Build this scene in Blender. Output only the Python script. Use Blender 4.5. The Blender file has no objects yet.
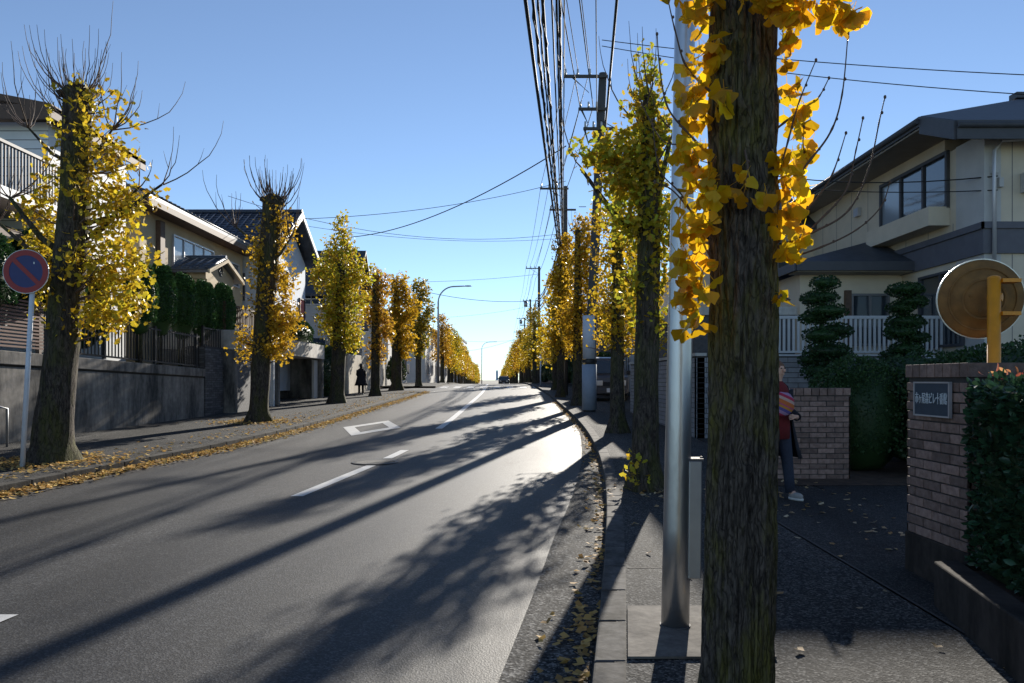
import bpy, math, random
import numpy as np
from mathutils import Vector, Matrix, noise
R = math.radians
rng = np.random.default_rng(7)
random.seed(7)
S = bpy.context.scene
COL = S.collection
F, CX, HY, EYE = 780.0, 512.0, 380.0, 1.45
SUN_EL, SUN_AZ = R(19.0), R(14.6)          # azimuth clockwise from +Y

def at(px, py, d):
    return Vector(((px-CX)/F*d, d, EYE+(HY-py)/F*d))

# ---------------------------------------------------------------- ground profile
def g(d):
    if d < 50: return .02*d
    if d < 85:
        t = d-50; return 1.0+.02*t-.0005*t*t
    z = g(84.999)
    if d < 330: return z-.013*(d-85)
    return z-.013*245
def interp(pts):
    xs = [p[0] for p in pts]; ys = [p[1] for p in pts]; n = len(xs)
    ms = []
    for i in range(n):
        if i == 0: ms.append((ys[1]-ys[0])/(xs[1]-xs[0]))
        elif i == n-1: ms.append((ys[-1]-ys[-2])/(xs[-1]-xs[-2]))
        else:
            a = (ys[i]-ys[i-1])/(xs[i]-xs[i-1]); b = (ys[i+1]-ys[i])/(xs[i+1]-xs[i])
            wa, wb = xs[i+1]-xs[i], xs[i]-xs[i-1]
            ms.append((a*wa+b*wb)/(wa+wb))
    def f(x):
        if x <= xs[0]: return ys[0]+ms[0]*(x-xs[0])
        if x >= xs[-1]: return ys[-1]+ms[-1]*(x-xs[-1])
        for i in range(n-1):
            if x <= xs[i+1]: break
        h = xs[i+1]-xs[i]; t = (x-xs[i])/h
        return (ys[i]*(2*t**3-3*t*t+1)+ms[i]*h*(t**3-2*t*t+t)+ys[i+1]*(-2*t**3+3*t*t)+ms[i+1]*h*(t**3-t*t))
    return f
xc = interp([(-20, -6.5), (4.8, -3.15), (9.2, -2.54), (14.1, -1.95), (19.2, -1.77), (30, -1.68), (44.8, -1.66), (60, -1.95), (120, -3.5), (300, -8.2)])
xr = interp([(-20, -2.9), (3.56, .365), (5.54, .65), (8.77, 1.06), (12.2, 1.38), (16, 1.6), (20.6, 1.74), (27, 1.79), (45, 1.75), (60, 1.4), (120, -.1), (300, -4.8)])
xl = interp([(-20, -9.9), (5, -6.62), (10.4, -5.95), (13.65, -5.45), (17.4, -5.1), (25.4, -4.95), (45, -4.95), (60, -5.3), (120, -6.9), (300, -11.6)])
ROADZ = -.11

# ---------------------------------------------------------------- mesh builder
class MB:
    def __init__(s): s.v = []; s.f = []; s.m = []; s.sm = []
    def add(s, vs, fs, m=0, smooth=False):
        b = len(s.v); s.v += [tuple(v) for v in vs]
        for f in fs: s.f.append(tuple(b+i for i in f)); s.m.append(m); s.sm.append(smooth)
        return s
    def obox(s, o, u, v, w, m=0):
        o, u, v, w = map(Vector, (o, u, v, w))
        if u.cross(v).dot(w) < 0: o = o+u; u = -u
        p = [o, o+u, o+u+v, o+v, o+w, o+u+w, o+u+v+w, o+v+w]
        return s.add(p, [(3, 2, 1, 0), (4, 5, 6, 7), (0, 1, 5, 4), (1, 2, 6, 5), (2, 3, 7, 6), (3, 0, 4, 7)], m)
    def box(s, x0, x1, y0, y1, z0, z1, m=0):
        return s.obox((x0, y0, z0), (x1-x0, 0, 0), (0, y1-y0, 0), (0, 0, z1-z0), m)
    def prism(s, poly, off, m=0):
        n = len(poly); off = Vector(off); poly = [Vector(p) for p in poly]
        nr = Vector((0, 0, 0))
        for i in range(n): nr += poly[i].cross(poly[(i+1) % n])
        if nr.dot(off) > 0: poly = poly[::-1]
        s.add(poly+[p+off for p in poly], [tuple(range(n)), tuple(range(2*n-1, n-1, -1))]+[((i+1) % n, i, n+i, n+(i+1) % n) for i in range(n)], m)
        return s
    def tube(s, pts, rad, n=8, m=0, cap=True, smooth=True, wob=None):
        pts = [Vector(p) for p in pts]
        if not hasattr(rad, '__len__'): rad = [rad]*len(pts)
        vs = []; k = len(pts); ref = None
        for i, p in enumerate(pts):
            t = (pts[min(i+1, k-1)]-pts[max(i-1, 0)])
            if t.length < 1e-9: t = Vector((0, 0, 1))
            t.normalize()
            if ref is None: ref = Vector((1, 0, 0)) if abs(t.x) < .8 else Vector((0, 1, 0))
            a = (ref-t*ref.dot(t)); a.normalize(); b = t.cross(a); ref = a
            for j in range(n):
                th = 2*math.pi*j/n; r = rad[i]
                if wob: r *= wob(i, j, th, p)
                vs.append(p+(a*math.cos(th)+b*math.sin(th))*r)
        fs = [(i*n+j, i*n+(j+1) % n, (i+1)*n+(j+1) % n, (i+1)*n+j) for i in range(k-1) for j in range(n)]
        s.add(vs, fs, m, smooth)
        if cap:
            b = len(s.v)-len(vs)
            s.f += [tuple(b+j for j in range(n-1, -1, -1)), tuple(b+(k-1)*n+j for j in range(n))]
            s.m += [m, m]; s.sm += [False, False]
        return s
    def disc(s, c, nrm, r, th, n=32, m=0):
        nrm = Vector(nrm).normalized(); c = Vector(c)
        return s.tube([c-nrm*th/2, c+nrm*th/2], r, n, m, smooth=False)
    def ring(s, c, nrm, r0, r1, th, n=40, m=0):
        nrm = Vector(nrm).normalized(); c = Vector(c)
        a = nrm.orthogonal().normalized(); b = nrm.cross(a); vs = []
        for k in range(n):
            e = a*math.cos(2*math.pi*k/n)+b*math.sin(2*math.pi*k/n)
            vs += [c+e*r0-nrm*th/2, c+e*r1-nrm*th/2, c+e*r1+nrm*th/2, c+e*r0+nrm*th/2]
        fs = []
        for k in range(n):
            q = (k+1) % n
            for j in range(4):
                fs.append((k*4+j, q*4+j, q*4+(j+1) % 4, k*4+(j+1) % 4))
        return s.add(vs, fs, m)
    def blob(s, c, rx, ry, rz, seg=20, rings=12, amp=.06, fr=2.0, m=0, power=1.0, seed=0):
        vs = []; fs = []
        for i in range(rings+1):
            ph = math.pi*i/rings
            for j in range(seg):
                th = 2*math.pi*j/seg
                sp = abs(math.sin(ph))**power; cz = math.copysign(abs(math.cos(ph))**power, math.cos(ph))
                d = Vector((sp*math.cos(th), sp*math.sin(th), cz))
                k = 1+amp*noise.noise(d*fr+Vector((seed*3.1, seed, 0)))*2
                vs.append((c[0]+d.x*rx*k, c[1]+d.y*ry*k, c[2]+d.z*rz*k))
        for i in range(rings):
            for j in range(seg):
                fs.append((i*seg+j, (i+1)*seg+j, (i+1)*seg+(j+1) % seg, i*seg+(j+1) % seg))
        return s.add(vs, fs, m, True)
    def loft(s, rings, n=16, m=0, cap=True, smooth=True, power=1.0):
        # rings: (cx,cy,cz,rx,ry)
        vs = []
        for (x, y, z, a, b) in rings:
            for j in range(n):
                th = 2*math.pi*j/n; c, q = math.cos(th), math.sin(th)
                vs.append((x+a*math.copysign(abs(c)**power, c), y+b*math.copysign(abs(q)**power, q), z))
        k = len(rings)
        fs = [(i*n+j, i*n+(j+1) % n, (i+1)*n+(j+1) % n, (i+1)*n+j) for i in range(k-1) for j in range(n)]
        if cap: fs += [tuple(range(n-1, -1, -1)), tuple((k-1)*n+j for j in range(n))]
        return s.add(vs, fs, m, smooth)
    def build(s, name, mats, parent=None, bevel=0, loc=None):
        me = bpy.data.meshes.new(name); me.from_pydata(s.v, [], s.f)
        if not isinstance(mats, (list, tuple)): mats = [mats]
        for x in mats: me.materials.append(x)
        me.polygons.foreach_set('material_index', s.m); me.polygons.foreach_set('use_smooth', s.sm)
        me.update()
        o = bpy.data.objects.new(name, me); COL.objects.link(o)
        if parent: o.parent = parent
        if loc: o.location = loc
        if bevel:
            b = o.modifiers.new('b', 'BEVEL'); b.width = bevel; b.segments = 2; b.limit_method = 'ANGLE'; b.angle_limit = R(40)
        return o
def tag(o, label=None, cat=None, group=None, kind=None):
    if label: o['label'] = label
    if cat: o['category'] = cat
    if group: o['group'] = group
    if kind: o['kind'] = kind
    return o
def thing(name, label, cat, loc=(0, 0, 0), rz=0, group=None):
    o = bpy.data.objects.new(name, None); COL.objects.link(o); o.empty_display_size = .2
    o.location = loc; o.rotation_euler = (0, 0, rz)
    return tag(o, label, cat, group)
def struct(name, mb, m, **k):
    o = tag(mb.build(name, m, **k), kind='structure')
    if m in (M['road'], M['walk'], M['drive']):
        me = o.data; uv = me.uv_layers.new(name='across_along'); co = [me.vertices[l.vertex_index].co for l in me.loops]
        uv.data.foreach_set('uv', [c for v in co for c in ((v.x-xc(v.y))+(40 if 'walk' in name or 'drive' in name else 0), v.y)])
    return o
def dup(o, parent=None):
    c = o.copy(); COL.objects.link(c); c.parent = parent
    for ch in [x for x in bpy.data.objects if x.parent == o]: dup(ch, c)
    return c

# ---------------------------------------------------------------- materials
def newmat(name):
    m = bpy.data.materials.new(name); m.use_nodes = True
    nt = m.node_tree; p = nt.nodes['Principled BSDF']
    return m, nt, p
def N(nt, t, **k):
    n = nt.nodes.new(t)
    for a, b in k.items():
        if a.startswith('i_'): n.inputs[a[2:].replace('_', ' ')].default_value = b
        else: setattr(n, a, b)
    return n
def ramp(nt, stops, interp_='LINEAR'):
    n = nt.nodes.new('ShaderNodeValToRGB'); cr = n.color_ramp; cr.interpolation = interp_
    while len(cr.elements) < len(stops): cr.elements.new(.5)
    for e, (p, c) in zip(cr.elements, stops): e.position = p; e.color = tuple(c)+(1,) if len(c) == 3 else c
    return n
def L(nt, a, b): nt.links.new(a, b)
def mat(name, col, rough=.7, var=.15, scale=4, metal=0, bump=0, bscale=40, spec=.5, stretch=(1, 1, 1), var2=0, col2=None, isl=0):
    m, nt, p = newmat(name)
    p.inputs['Roughness'].default_value = rough; p.inputs['Metallic'].default_value = metal
    p.inputs['Specular IOR Level'].default_value = spec
    geo = N(nt, 'ShaderNodeNewGeometry'); mp = N(nt, 'ShaderNodeMapping'); mp.inputs['Scale'].default_value = stretch
    tc = N(nt, 'ShaderNodeTexCoord'); L(nt, tc.outputs['Object'], mp.inputs[0])
    n1 = N(nt, 'ShaderNodeTexNoise', i_Scale=scale, i_Detail=6.0, i_Roughness=.6); L(nt, mp.outputs[0], n1.inputs['Vector'])
    a = [c*(1-var) for c in col]; b = [min(1, c*(1+var)) for c in (col2 or col)]
    r = ramp(nt, [(.3, a), (.7, b)]); L(nt, n1.outputs['Fac'], r.inputs[0])
    out = r.outputs[0]
    if isl:
        h = N(nt, 'ShaderNodeHueSaturation'); mr = N(nt, 'ShaderNodeMapRange'); mr.inputs[3].default_value = 1-isl; mr.inputs[4].default_value = 1+isl
        L(nt, geo.outputs['Random Per Island'], mr.inputs[0]); L(nt, mr.outputs[0], h.inputs['Value']); L(nt, out, h.inputs['Color']); out = h.outputs[0]
    L(nt, out, p.inputs['Base Color'])
    if bump:
        nb = N(nt, 'ShaderNodeTexNoise', i_Scale=bscale, i_Detail=5.0); L(nt, mp.outputs[0], nb.inputs['Vector'])
        bp = N(nt, 'ShaderNodeBump', i_Strength=min(1, bump), i_Distance=.5/bscale); L(nt, nb.outputs['Fac'], bp.inputs['Height']); L(nt, bp.outputs[0], p.inputs['Normal'])
    return m

def asphalt(name, dark, light, speck=.5, sscale=90, rough=.62, big=.18, bump=.5, bd=.004, spec=.5):
    m, nt, p = newmat(name)
    tc = N(nt, 'ShaderNodeTexCoord')
    vo = N(nt, 'ShaderNodeTexVoronoi', i_Scale=float(sscale)); L(nt, tc.outputs['Object'], vo.inputs['Vector'])
    sx = N(nt, 'ShaderNodeSeparateColor'); L(nt, vo.outputs['Color'], sx.inputs[0])
    r1 = ramp(nt, [(0, dark), (speck, [a*.72+b*.28 for a, b in zip(dark, light)]), (1, light)]); L(nt, sx.outputs[0], r1.inputs[0])
    mp = N(nt, 'ShaderNodeMapping'); mp.inputs['Scale'].default_value = (1, .22, 1); L(nt, tc.outputs['Object'], mp.inputs[0])
    nb = N(nt, 'ShaderNodeTexNoise', i_Scale=.9, i_Detail=7.0, i_Roughness=.65); L(nt, mp.outputs[0], nb.inputs['Vector'])
    mr = N(nt, 'ShaderNodeMapRange', i_From_Min=.3, i_From_Max=.7, i_To_Min=1-big, i_To_Max=1+big); L(nt, nb.outputs['Fac'], mr.inputs[0])
    n3 = N(nt, 'ShaderNodeTexNoise', i_Scale=14.0, i_Detail=4.0); L(nt, tc.outputs['Object'], n3.inputs['Vector'])
    mr3 = N(nt, 'ShaderNodeMapRange', i_From_Min=.3, i_From_Max=.7, i_To_Min=.85, i_To_Max=1.15); L(nt, n3.outputs['Fac'], mr3.inputs[0])
    mu = N(nt, 'ShaderNodeMath', operation='MULTIPLY'); L(nt, mr.outputs[0], mu.inputs[0]); L(nt, mr3.outputs[0], mu.inputs[1])
    h = N(nt, 'ShaderNodeHueSaturation'); L(nt, mu.outputs[0], h.inputs['Value']); L(nt, r1.outputs[0], h.inputs['Color'])
    L(nt, h.outputs[0], p.inputs['Base Color'])
    p.inputs['Specular IOR Level'].default_value = spec
    mr2 = N(nt, 'ShaderNodeMapRange', i_From_Min=.3, i_From_Max=.7, i_To_Min=rough-.06, i_To_Max=rough+.08); L(nt, nb.outputs['Fac'], mr2.inputs[0]); L(nt, mr2.outputs[0], p.inputs['Roughness'])
    bp = N(nt, 'ShaderNodeBump', i_Strength=bump, i_Distance=bd); L(nt, vo.outputs['Distance'], bp.inputs['Height'])
    nf = N(nt, 'ShaderNodeTexNoise', i_Scale=220.0, i_Detail=2.0); L(nt, tc.outputs['Object'], nf.inputs['Vector'])
    bp2 = N(nt, 'ShaderNodeBump', i_Strength=bump, i_Distance=bd*.6); L(nt, nf.outputs['Fac'], bp2.inputs['Height']); L(nt, bp.outputs[0], bp2.inputs['Normal'])
    L(nt, bp2.outputs[0], p.inputs['Normal'])
    return m

def leafmat(name, alt, mixr=(.25, .9), trans=.45, rough=.45, huev=.02, clump=1.3):
    """leaves: the object's own colour drifting to alt per leaf and per clump."""
    m, nt, p = newmat(name)
    oi = N(nt, 'ShaderNodeObjectInfo'); geo = N(nt, 'ShaderNodeNewGeometry'); tc = N(nt, 'ShaderNodeTexCoord')
    nz = N(nt, 'ShaderNodeTexNoise', i_Scale=clump, i_Detail=2.0); L(nt, tc.outputs['Object'], nz.inputs['Vector'])
    ad = N(nt, 'ShaderNodeMath', operation='ADD'); L(nt, geo.outputs['Random Per Island'], ad.inputs[0]); L(nt, nz.outputs['Fac'], ad.inputs[1])
    mr = N(nt, 'ShaderNodeMapRange', i_From_Min=.45, i_From_Max=1.45); L(nt, ad.outputs[0], mr.inputs[0])
    mx = N(nt, 'ShaderNodeMix', data_type='RGBA'); L(nt, mr.outputs[0], mx.inputs[0]); L(nt, oi.outputs['Color'], mx.inputs[6]); mx.inputs[7].default_value = tuple(alt)+(1,)
    wn = N(nt, 'ShaderNodeTexWhiteNoise', noise_dimensions='1D'); L(nt, geo.outputs['Random Per Island'], wn.inputs['W'])
    mv = N(nt, 'ShaderNodeMapRange', i_To_Min=.7, i_To_Max=1.25); L(nt, wn.outputs['Value'], mv.inputs[0])
    h = N(nt, 'ShaderNodeHueSaturation'); L(nt, mv.outputs[0], h.inputs['Value']); L(nt, mx.outputs[2], h.inputs['Color'])
    L(nt, h.outputs[0], p.inputs['Base Color']); p.inputs['Roughness'].default_value = rough; p.inputs['Specular IOR Level'].default_value = .35
    tr = N(nt, 'ShaderNodeBsdfTranslucent'); L(nt, h.outputs[0], tr.inputs[0])
    ms = N(nt, 'ShaderNodeMixShader'); ms.inputs[0].default_value = trans
    L(nt, p.outputs[0], ms.inputs[1]); L(nt, tr.outputs[0], ms.inputs[2])
    L(nt, ms.outputs[0], nt.nodes['Material Output'].inputs['Surface'])
    return m

def barkmat(name, c1, c2, moss=None, sc=26, bump=.8, mosscut=.58):
    m, nt, p = newmat(name)
    tc = N(nt, 'ShaderNodeTexCoord'); mp = N(nt, 'ShaderNodeMapping'); mp.inputs['Scale'].default_value = (1, 1, .34); L(nt, tc.outputs['Object'], mp.inputs[0])
    n1 = N(nt, 'ShaderNodeTexNoise', i_Scale=float(sc), i_Detail=8.0, i_Roughness=.65, i_Distortion=.4); L(nt, mp.outputs[0], n1.inputs['Vector'])
    r = ramp(nt, [(.35, c1), (.65, c2)]); L(nt, n1.outputs['Fac'], r.inputs[0]); out = r.outputs[0]
    if moss:
        mp2 = N(nt, 'ShaderNodeMapping'); mp2.inputs['Scale'].default_value = (1, 1, .35); L(nt, tc.outputs['Object'], mp2.inputs[0])
        n2 = N(nt, 'ShaderNodeTexNoise', i_Scale=4.0, i_Detail=8.0, i_Roughness=.7); L(nt, mp2.outputs[0], n2.inputs['Vector'])
        r2 = ramp(nt, [(mosscut-.08, (0, 0, 0)), (mosscut+.1, (.75, .75, .75))]); L(nt, n2.outputs['Fac'], r2.inputs[0])
        mx = N(nt, 'ShaderNodeMix', data_type='RGBA'); L(nt, r2.outputs[0], mx.inputs[0]); L(nt, out, mx.inputs[6]); mx.inputs[7].default_value = tuple(moss)+(1,); out = mx.outputs[2]
    L(nt, out, p.inputs['Base Color']); p.inputs['Roughness'].default_value = .9; p.inputs['Specular IOR Level'].default_value = .2
    b = N(nt, 'ShaderNodeBump', i_Strength=bump, i_Distance=.02); L(nt, n1.outputs['Fac'], b.inputs['Height']); L(nt, b.outputs[0], p.inputs['Normal'])
    return m

def stainmat(name, base, stain, sc=1.2, amt=.6, rough=.85):
    m, nt, p = newmat(name)
    tc = N(nt, 'ShaderNodeTexCoord'); mp = N(nt, 'ShaderNodeMapping'); mp.inputs['Scale'].default_value = (1.6, 1.6, .35); L(nt, tc.outputs['Object'], mp.inputs[0])
    n1 = N(nt, 'ShaderNodeTexNoise', i_Scale=sc, i_Detail=9.0, i_Roughness=.7); L(nt, mp.outputs[0], n1.inputs['Vector'])
    n2 = N(nt, 'ShaderNodeTexNoise', i_Scale=sc*9, i_Detail=5.0); L(nt, tc.outputs['Object'], n2.inputs['Vector'])
    r = ramp(nt, [(.38, stain), (.62, base)]); L(nt, n1.outputs['Fac'], r.inputs[0])
    mr = N(nt, 'ShaderNodeMapRange', i_From_Min=.3, i_From_Max=.7, i_To_Min=.82, i_To_Max=1.15); L(nt, n2.outputs['Fac'], mr.inputs[0])
    h = N(nt, 'ShaderNodeHueSaturation'); L(nt, r.outputs[0], h.inputs['Color']); L(nt, mr.outputs[0], h.inputs['Value']); L(nt, h.outputs[0], p.inputs['Base Color'])
    p.inputs['Roughness'].default_value = .93; p.inputs['Specular IOR Level'].default_value = .15
    b = N(nt, 'ShaderNodeBump', i_Strength=.4, i_Distance=.006); L(nt, n2.outputs['Fac'], b.inputs['Height']); L(nt, b.outputs[0], p.inputs['Normal'])
    return m

M = {}
M['road'] = asphalt('road_asphalt', (.012, .012, .013), (.078, .078, .079), .62, 95, .64, .3, .4, .003, .34)
M['edge'] = asphalt('coarse_asphalt', (.012, .012, .0125), (.22, .215, .205), .72, 70, .92, .2, .5, .006, .14)
M['walk'] = asphalt('sidewalk_asphalt', (.018, .018, .0185), (.17, .167, .16), .68, 85, .92, .3, .5, .005, .12)
M['drive'] = asphalt('driveway_asphalt', (.020, .020, .0205), (.10, .099, .096), .68, 110, .9, .3, .4, .004, .15)
M['gutter'] = stainmat('gutter_concrete', (.12, .115, .11), (.06, .056, .05), 2.0)
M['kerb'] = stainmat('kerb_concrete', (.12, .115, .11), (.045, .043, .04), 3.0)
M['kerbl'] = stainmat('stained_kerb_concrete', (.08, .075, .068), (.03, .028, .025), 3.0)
M['pad'] = stainmat('pad_concrete', (.20, .185, .165), (.10, .092, .085), 2.5)
M['conc'] = stainmat('stained_concrete', (.30, .28, .255), (.06, .06, .06), 1.1)
M['conc_l'] = stainmat('pale_concrete', (.62, .60, .56), (.38, .36, .33), .7)
M['conc_d'] = stainmat('dark_concrete', (.06, .05, .045), (.022, .02, .018), 2.0)
M['paint'] = mat('road_paint', (.50, .50, .49), .6, .12, 9, bump=.3, bscale=120)
M['soil'] = mat('soil', (.07, .045, .03), .95, .4, 8, bump=.8, bscale=30)
M['earth'] = mat('earth', (.09, .085, .07), .95, .3, .3)
M['bark'] = barkmat('ginkgo_bark', (.022, .018, .015), (.105, .087, .072), (.075, .078, .02), 26, .8, .52)
M['barkhero'] = barkmat('mossy_ginkgo_bark', (.035, .028, .024), (.15, .122, .10), (.15, .135, .015), 46, .9, .53)
def add_cracks(m, scale, stretch, width, dark, dist=.25, height=-.012):
    nt = m.node_tree; p = nt.nodes['Principled BSDF']; tc = N(nt, 'ShaderNodeTexCoord'); mp = N(nt, 'ShaderNodeMapping'); mp.inputs['Scale'].default_value = stretch
    nz = N(nt, 'ShaderNodeTexNoise', i_Scale=6.0, i_Detail=4.0); L(nt, tc.outputs['Object'], nz.inputs['Vector'])
    va = N(nt, 'ShaderNodeVectorMath', operation='MULTIPLY_ADD'); va.inputs[1].default_value = (dist,)*3; L(nt, nz.outputs['Color'], va.inputs[0]); L(nt, tc.outputs['Object'], va.inputs[2]); L(nt, va.outputs[0], mp.inputs[0])
    vo = N(nt, 'ShaderNodeTexVoronoi', feature='DISTANCE_TO_EDGE', i_Scale=float(scale)); L(nt, mp.outputs[0], vo.inputs['Vector'])
    rr = ramp(nt, [(0, (dark,)*3), (width, (1, 1, 1))]); L(nt, vo.outputs['Distance'], rr.inputs[0])
    lk = p.inputs['Base Color'].links[0]; src = lk.from_socket; mx = N(nt, 'ShaderNodeMix', data_type='RGBA', blend_type='MULTIPLY'); mx.inputs[0].default_value = 1
    L(nt, src, mx.inputs[6]); L(nt, rr.outputs[0], mx.inputs[7]); L(nt, mx.outputs[2], p.inputs['Base Color'])
    bp = N(nt, 'ShaderNodeBump', i_Strength=.9, i_Distance=abs(height)); L(nt, rr.outputs[0], bp.inputs['Height']); ns = p.inputs['Normal'].links[0].from_socket; L(nt, ns, bp.inputs['Normal']); L(nt, bp.outputs[0], p.inputs['Normal'])
add_cracks(M['barkhero'], 40, (1, 1, .09), .12, .45, .10, -.006)
add_cracks(M['bark'], 26, (1, 1, .10), .12, .5, .12, -.008)
def road_wear(m, amt, cracks):
    nt = m.node_tree; p = nt.nodes['Principled BSDF']; uv = N(nt, 'ShaderNodeTexCoord')
    mp = N(nt, 'ShaderNodeMapping'); mp.inputs['Scale'].default_value = (1.5, .05, 1); L(nt, uv.outputs['UV'], mp.inputs[0])
    n1 = N(nt, 'ShaderNodeTexNoise', i_Scale=1.0, i_Detail=6.0, i_Roughness=.6); L(nt, mp.outputs[0], n1.inputs['Vector'])
    r1 = N(nt, 'ShaderNodeMapRange', i_From_Min=.3, i_From_Max=.7, i_To_Min=1-amt, i_To_Max=1+amt*.6); L(nt, n1.outputs['Fac'], r1.inputs[0])
    nz = N(nt, 'ShaderNodeTexNoise', i_Scale=1.3, i_Detail=8.0, i_Roughness=.7); L(nt, uv.outputs['UV'], nz.inputs['Vector'])
    va = N(nt, 'ShaderNodeVectorMath', operation='MULTIPLY_ADD'); va.inputs[1].default_value = (1.6,)*3; L(nt, nz.outputs['Color'], va.inputs[0]); L(nt, uv.outputs['UV'], va.inputs[2])
    vo = N(nt, 'ShaderNodeTexVoronoi', feature='DISTANCE_TO_EDGE', i_Scale=.28); L(nt, va.outputs[0], vo.inputs['Vector'])
    rr = ramp(nt, [(0, (1-cracks,)*3), (.006, (1-cracks*.6,)*3), (.012, (1, 1, 1))]); L(nt, vo.outputs['Distance'], rr.inputs[0])
    nm = N(nt, 'ShaderNodeTexNoise', i_Scale=.35); L(nt, uv.outputs['UV'], nm.inputs['Vector']); rm = ramp(nt, [(.5, (1, 1, 1)), (.58, (0, 0, 0))]); L(nt, nm.outputs['Fac'], rm.inputs[0])
    mxx = N(nt, 'ShaderNodeMix', data_type='RGBA'); L(nt, rm.outputs[0], mxx.inputs[0]); L(nt, rr.outputs[0], mxx.inputs[6]); mxx.inputs[7].default_value = (1, 1, 1, 1)
    src = p.inputs['Base Color'].links[0].from_socket; h = N(nt, 'ShaderNodeHueSaturation'); L(nt, src, h.inputs['Color']); L(nt, r1.outputs[0], h.inputs['Value'])
    mx = N(nt, 'ShaderNodeMix', data_type='RGBA', blend_type='MULTIPLY'); mx.inputs[0].default_value = 1; L(nt, h.outputs[0], mx.inputs[6]); L(nt, mxx.outputs[2], mx.inputs[7]); L(nt, mx.outputs[2], p.inputs['Base Color'])
road_wear(M['road'], .30, .6); road_wear(M['walk'], .2, .5); road_wear(M['drive'], .25, .6)
M['twig'] = mat('twig', (.10, .065, .05), .75, .3, 30)
M['leaf'] = leafmat('ginkgo_leaves', (.50, .31, .02), trans=.45)
M['leafhero'] = leafmat('ginkgo_leaves_near', (.62, .32, .012), trans=.55, rough=.4)
M['litter'] = leafmat('fallen_leaves', (.42, .24, .08), trans=.3, rough=.75, clump=6)
M['green'] = leafmat('evergreen_leaves', (.03, .075, .02), trans=.15, rough=.5, clump=2)
M['glossgreen'] = leafmat('photinia_leaves', (.03, .06, .03), trans=.15, rough=.3, clump=3)
M['redleaf'] = leafmat('photinia_young_leaves', (.55, .28, .12), trans=.4, rough=.35)
M['galv'] = mat('galvanised_steel', (.50, .51, .52), .33, .12, 5, metal=.9, bump=.1, bscale=20, stretch=(1, 1, .3))
M['galvd'] = mat('dull_galvanised_steel', (.38, .39, .40), .45, .12, 5, metal=.8)
M['whitepole'] = mat('white_painted_steel', (.62, .66, .72), .45, .1, 6)
M['black'] = mat('black_metal', (.018, .018, .02), .5, .2, 10)
M['cable'] = mat('cable_rubber', (.02, .02, .022), .7, .1, 10, spec=.25)
M['polec'] = mat('utility_pole_concrete', (.20, .195, .185), .85, .2, 3, stretch=(1, 1, .2))
M['poled'] = mat('weathered_dark_pole', (.07, .066, .062), .85, .2, 3, stretch=(1, 1, .2))
M['sheath'] = mat('grey_blue_pole_sheath', (.30, .36, .44), .6, .08, 6)
M['paperad'] = mat('white_panel', (.62, .65, .70), .6, .08, 6)
M['ceramic'] = mat('ceramic', (.5, .5, .5), .3, .05, 6)
M['brick'] = mat('brick', (.20, .125, .10), .85, .25, 18, col2=(.23, .16, .135), isl=.4, bump=.5, bscale=90)
M['mortar'] = mat('mortar', (.055, .05, .048), .95, .2, 20)
M['slate'] = mat('slate_block', (.085, .085, .09), .8, .3, 10, isl=.4, bump=.5, bscale=60)
M['blk'] = mat('pale_wall_block', (.27, .27, .28), .85, .15, 8, isl=.12)
M['creamA'] = mat('tan_render', (.50, .40, .26), .85, .08, 2, bump=.15, bscale=80)
M['cream'] = mat('cream_render', (.60, .52, .40), .85, .08, 2, bump=.15, bscale=80)
M['cream2'] = mat('greyish_render', (.50, .49, .47), .85, .08, 2, bump=.15, bscale=80)
M['sidingw'] = mat('white_siding', (.66, .68, .70), .7, .06, 2)
M['blueish'] = mat('pale_blue_render', (.50, .56, .64), .8, .08, 2)
M['soffit'] = mat('soffit_board', (.28, .25, .21), .8, .1, 4)
M['roofd'] = mat('dark_slate_roof', (.05, .056, .068), .6, .25, 6, bump=.4, bscale=20)
M['tile'] = mat('blue_grey_roof_tile', (.055, .065, .085), .35, .3, 5)
M['tileB'] = mat('dark_blue_roof_tile', (.04, .05, .075), .45, .25, 3)
M['trim'] = mat('dark_trim', (.06, .062, .072), .6, .1, 6)
M['belt'] = mat('grey_belt_siding', (.11, .11, .13), .7, .1, 6)
M['brown'] = mat('brown_timber', (.10, .06, .04), .7, .25, 12)
M['white'] = mat('white_paint', (.56, .58, .60), .55, .05, 6)
M['alu'] = mat('aluminium_frame', (.16, .16, .17), .4, .05, 6, metal=.5)
M['alul'] = mat('pale_aluminium', (.5, .5, .52), .4, .05, 6, metal=.4)
def glassmat(name, c, rough=.05):
    m, nt, p = newmat(name); p.inputs['Base Color'].default_value = tuple(c)+(1,); p.inputs['Roughness'].default_value = rough
    p.inputs['Specular IOR Level'].default_value = .9; p.inputs['IOR'].default_value = 1.6
    n = N(nt, 'ShaderNodeTexNoise', i_Scale=.8); b = N(nt, 'ShaderNodeBump', i_Strength=.06, i_Distance=.05); L(nt, n.outputs['Fac'], b.inputs['Height']); L(nt, b.outputs[0], p.inputs['Normal'])
    return m
M['glass'] = glassmat('window_glass', (.03, .04, .05)); M['glassc'] = glassmat('curtained_glass', (.26, .30, .34), .15)
M['orange'] = mat('orange_paint', (.70, .27, .01), .45, .12, 8)
M['mirrorback'] = mat('dull_orange_back', (.20, .10, .025), .75, .3, 9)
M['signred'] = mat('sign_red', (.26, .010, .010), .5, .08, 10)
M['signblue'] = mat('sign_blue', (.008, .018, .12), .5, .08, 10)
M['plate'] = mat('dark_blue_plate', (.02, .045, .075), .5, .15, 12)
M['letter'] = mat('pale_lettering', (.60, .66, .70), .5, .05, 12)
M['skin'] = mat('skin', (.55, .34, .25), .55, .05, 10)
M['hair'] = mat('brown_hair', (.14, .07, .035), .6, .3, 40)
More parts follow.
